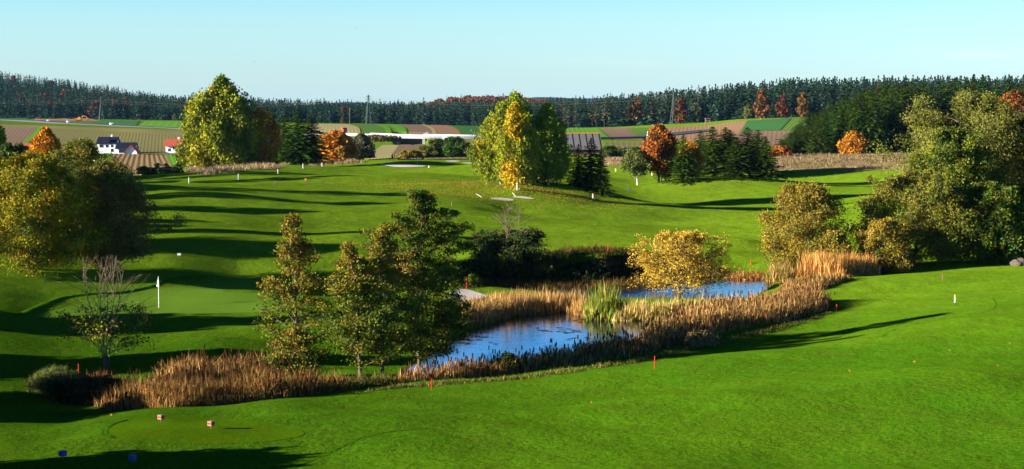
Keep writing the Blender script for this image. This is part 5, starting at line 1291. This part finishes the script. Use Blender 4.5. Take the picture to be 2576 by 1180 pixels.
# birds
for px, py, d, lab in ((898, 71, 160, 'tiny bird high in the middle of the sky'), (641, 155, 180, 'tiny bird in the sky above the huge birch'), (1890, 92, 190, 'tiny bird in the sky above the right forest')):
    z = HC - float(slope(py)) * d; o = empty('bird', (float(PX(px, d)), d, z), 1.0); tag(o, lab, 'bird')
    o.scale = (.6, .6, .6)
    b = MB(); b.tube([(-.12, 0, 0), (-.05, 0, 0), (.05, 0, .01), (.12, 0, .02)], [.008, .028, .03, .012], 6); b.build('body', M['black'], o)
    for s in (-1, 1):
        b = MB(); b.add([(.05, s * .02, .01), (-.05, s * .02, .01), (-.03, s * .14, .07), (.03, s * .14, .07), (-.06, s * .26, .03)], [(0, 1, 2, 3)] if s > 0 else [(3, 2, 1, 0)], [(3, 2, 4)]); b.build('wing', M['black'], o)

# ---- trees beyond the left edge whose long shadows cross the turf
for k, (px, d, h, w, lab) in enumerate([(-330, 55.6, 2.6, 2.0, 'bush outside the left edge beside the blue markers'), (-215, 54.5, 2.0, 1.5, 'small bush outside the left edge behind the blue markers'), (-500, 165, 9, 4, 'tree outside the left edge behind the putting green'), (-250, 172, 7.5, 4, 'round tree outside the left edge behind the willows'),
                                       (-420, 110, 6, 3, 'small tree outside the left edge level with the green'), (-520, 92, 7, 3, 'small tree outside the left edge level with the reeds'), (-170, 224, 15, 5, 'tree outside the left edge beyond the willows'), (-160, 206, 13, 5, 'broad tree outside the left edge beyond the willows'), (-200, 288, 18, 6, 'very tall tree outside the left edge beside the dark hedge'), (-330, 268, 18, 5, 'tall tree outside the left edge near the far tee'), (-230, 304, 19, 6, 'tallest tree outside the left edge behind the dark hedge'), (-190, 192, 9, 4, 'lower tree outside the left edge beyond the willows'), (-360, 77.5, 2.6, 2.4, 'wide bush added outside the left edge to shade the hollow'), (-260, 84, 4, 2.2, 'bush outside the left edge above the hollow')]):  # the wide bush by the hollow is added only to darken it
    plant('broadleaf_tree', lab, 'tree', at(px, d), broadleaf(400 + k, h, w, env='dome', t0=.06, nlimb=24, nclump=110, nleaf=60, la=.22, lb=.16, rc=.9, pal=ALDER), M['bark'])

HAZE = 1.3e-5
# ------------------------------------------------------------------ light, sky, camera
saz = R(SUN_AZ); sel = R(SUN_EL)
sdir = np.array([-math.cos(sel) * math.cos(saz), -math.cos(sel) * math.sin(saz), math.sin(sel)])   # towards the sun
ld = bpy.data.lights.new('sun', 'SUN'); ld.energy = 5.0; ld.angle = R(.5); ld.color = (1.0, .93, .80)
lo = bpy.data.objects.new('sun', ld); COL.objects.link(lo)
from mathutils import Vector
lo.rotation_euler = Vector(sdir).to_track_quat('Z', 'Y').to_euler()
lo.location = (-60, -20, 60)
w = bpy.data.worlds.new('World'); S.world = w; w.use_nodes = True
nt = w.node_tree; bgn = nt.nodes['Background']
sky = nt.nodes.new('ShaderNodeTexSky'); sky.sky_type = 'NISHITA'; sky.sun_disc = False
sky.sun_elevation = sel; sky.sun_rotation = math.atan2(sdir[0], sdir[1]); sky.altitude = 400; sky.air_density = 1.0; sky.dust_density = .3; sky.ozone_density = 3.0
tc = nt.nodes.new('ShaderNodeTexCoord'); sx = nt.nodes.new('ShaderNodeSeparateXYZ'); nt.links.new(tc.outputs['Generated'], sx.inputs[0])
rp = nt.nodes.new('ShaderNodeValToRGB'); nt.links.new(sx.outputs['Z'], rp.inputs[0])
SKY = [(0.0, (.40, .57, .88)), (.0175, (.42, .54, .74)), (.052, (.45, .575, .66)), (.095, (.32, .53, .76)), (.15, (.20, .80, 1.42)), (.25, (.10, .52, 1.12)), (.36, (.03, .07, .16)), (1.0, (.02, .045, .085))]
while len(rp.color_ramp.elements) < len(SKY): rp.color_ramp.elements.new(.5)
for e, (p_, c_) in zip(rp.color_ramp.elements, SKY): e.position = p_; e.color = (*c_, 1)
mx = nt.nodes.new('ShaderNodeMix'); mx.data_type = 'RGBA'; mx.blend_type = 'MULTIPLY'; mx.inputs[0].default_value = 1
nt.links.new(sky.outputs[0], mx.inputs[6]); nt.links.new(rp.outputs[0], mx.inputs[7]); cm = nt.nodes.new('ShaderNodeMapping'); cm.inputs['Scale'].default_value = (9, 9, 150); nt.links.new(tc.outputs['Generated'], cm.inputs['Vector'])
cn = nt.nodes.new('ShaderNodeTexNoise'); cn.inputs['Scale'].default_value = 1.0; cn.inputs['Detail'].default_value = 6; nt.links.new(cm.outputs[0], cn.inputs['Vector'])
cr = nt.nodes.new('ShaderNodeMapRange'); cr.inputs['From Min'].default_value = .52; cr.inputs['From Max'].default_value = .75; nt.links.new(cn.outputs['Fac'], cr.inputs['Value'])
cz = nt.nodes.new('ShaderNodeValToRGB'); nt.links.new(sx.outputs['Z'], cz.inputs[0])
for p_, v_ in ((.027, 1.0), (.019, 0.0), (.036, 0.0)): e = cz.color_ramp.elements.new(p_); e.color = (v_, v_, v_, 1)
cz.color_ramp.elements[-1].color = (0, 0, 0, 1)
cx_ = nt.nodes.new('ShaderNodeMapRange'); cx_.inputs['From Min'].default_value = -.02; cx_.inputs['From Max'].default_value = .28; nt.links.new(sx.outputs['X'], cx_.inputs['Value'])
c1 = nt.nodes.new('ShaderNodeMath'); c1.operation = 'MULTIPLY'; nt.links.new(cr.outputs[0], c1.inputs[0]); nt.links.new(cz.outputs[0], c1.inputs[1])
c2 = nt.nodes.new('ShaderNodeMath'); c2.operation = 'MULTIPLY'; nt.links.new(c1.outputs[0], c2.inputs[0]); nt.links.new(cx_.outputs[0], c2.inputs[1])
c3 = nt.nodes.new('ShaderNodeMix'); c3.data_type = 'RGBA'; c3.inputs[7].default_value = (2.6, 2.7, 2.7, 1); nt.links.new(c2.outputs[0], c3.inputs[0]); nt.links.new(mx.outputs[2], c3.inputs[6])
nt.links.new(c3.outputs[2], bgn.inputs['Color'])
bgn.inputs['Strength'].default_value = .10

hm = bpy.data.materials.new('haze_air'); hm.use_nodes = True; hn = hm.node_tree; hn.nodes.clear()
hv = hn.nodes.new('ShaderNodeVolumePrincipled'); hv.inputs['Density'].default_value = HAZE; hv.inputs['Color'].default_value = (.28, .58, 1.0, 1)
hout = hn.nodes.new('ShaderNodeOutputMaterial'); hn.links.new(hv.outputs[0], hout.inputs['Volume'])
b = MB(); b.box(-7500, 7500, -250, 9500, -70, 112); o = b.build('haze', hm); tag(o, 'thin bluish haze in the air over the far fields and woods', kind='stuff')
cd_ = bpy.data.cameras.new('camera'); co = bpy.data.objects.new('camera', cd_); COL.objects.link(co)
co.location = (0, 0, HC); co.rotation_euler = (math.pi / 2 - PITCH, 0, 0)
cd_.sensor_width = 36; cd_.lens = 36 * F / 2576; cd_.clip_start = .5; cd_.clip_end = 20000
S.camera = co
S.view_settings.view_transform = 'Standard'; S.view_settings.look = 'None'; S.view_settings.exposure = 1.9; S.view_settings.gamma = 1
S.cycles.max_bounces = 5; S.cycles.diffuse_bounces = 2; S.cycles.transmission_bounces = 2; S.cycles.transparent_max_bounces = 4
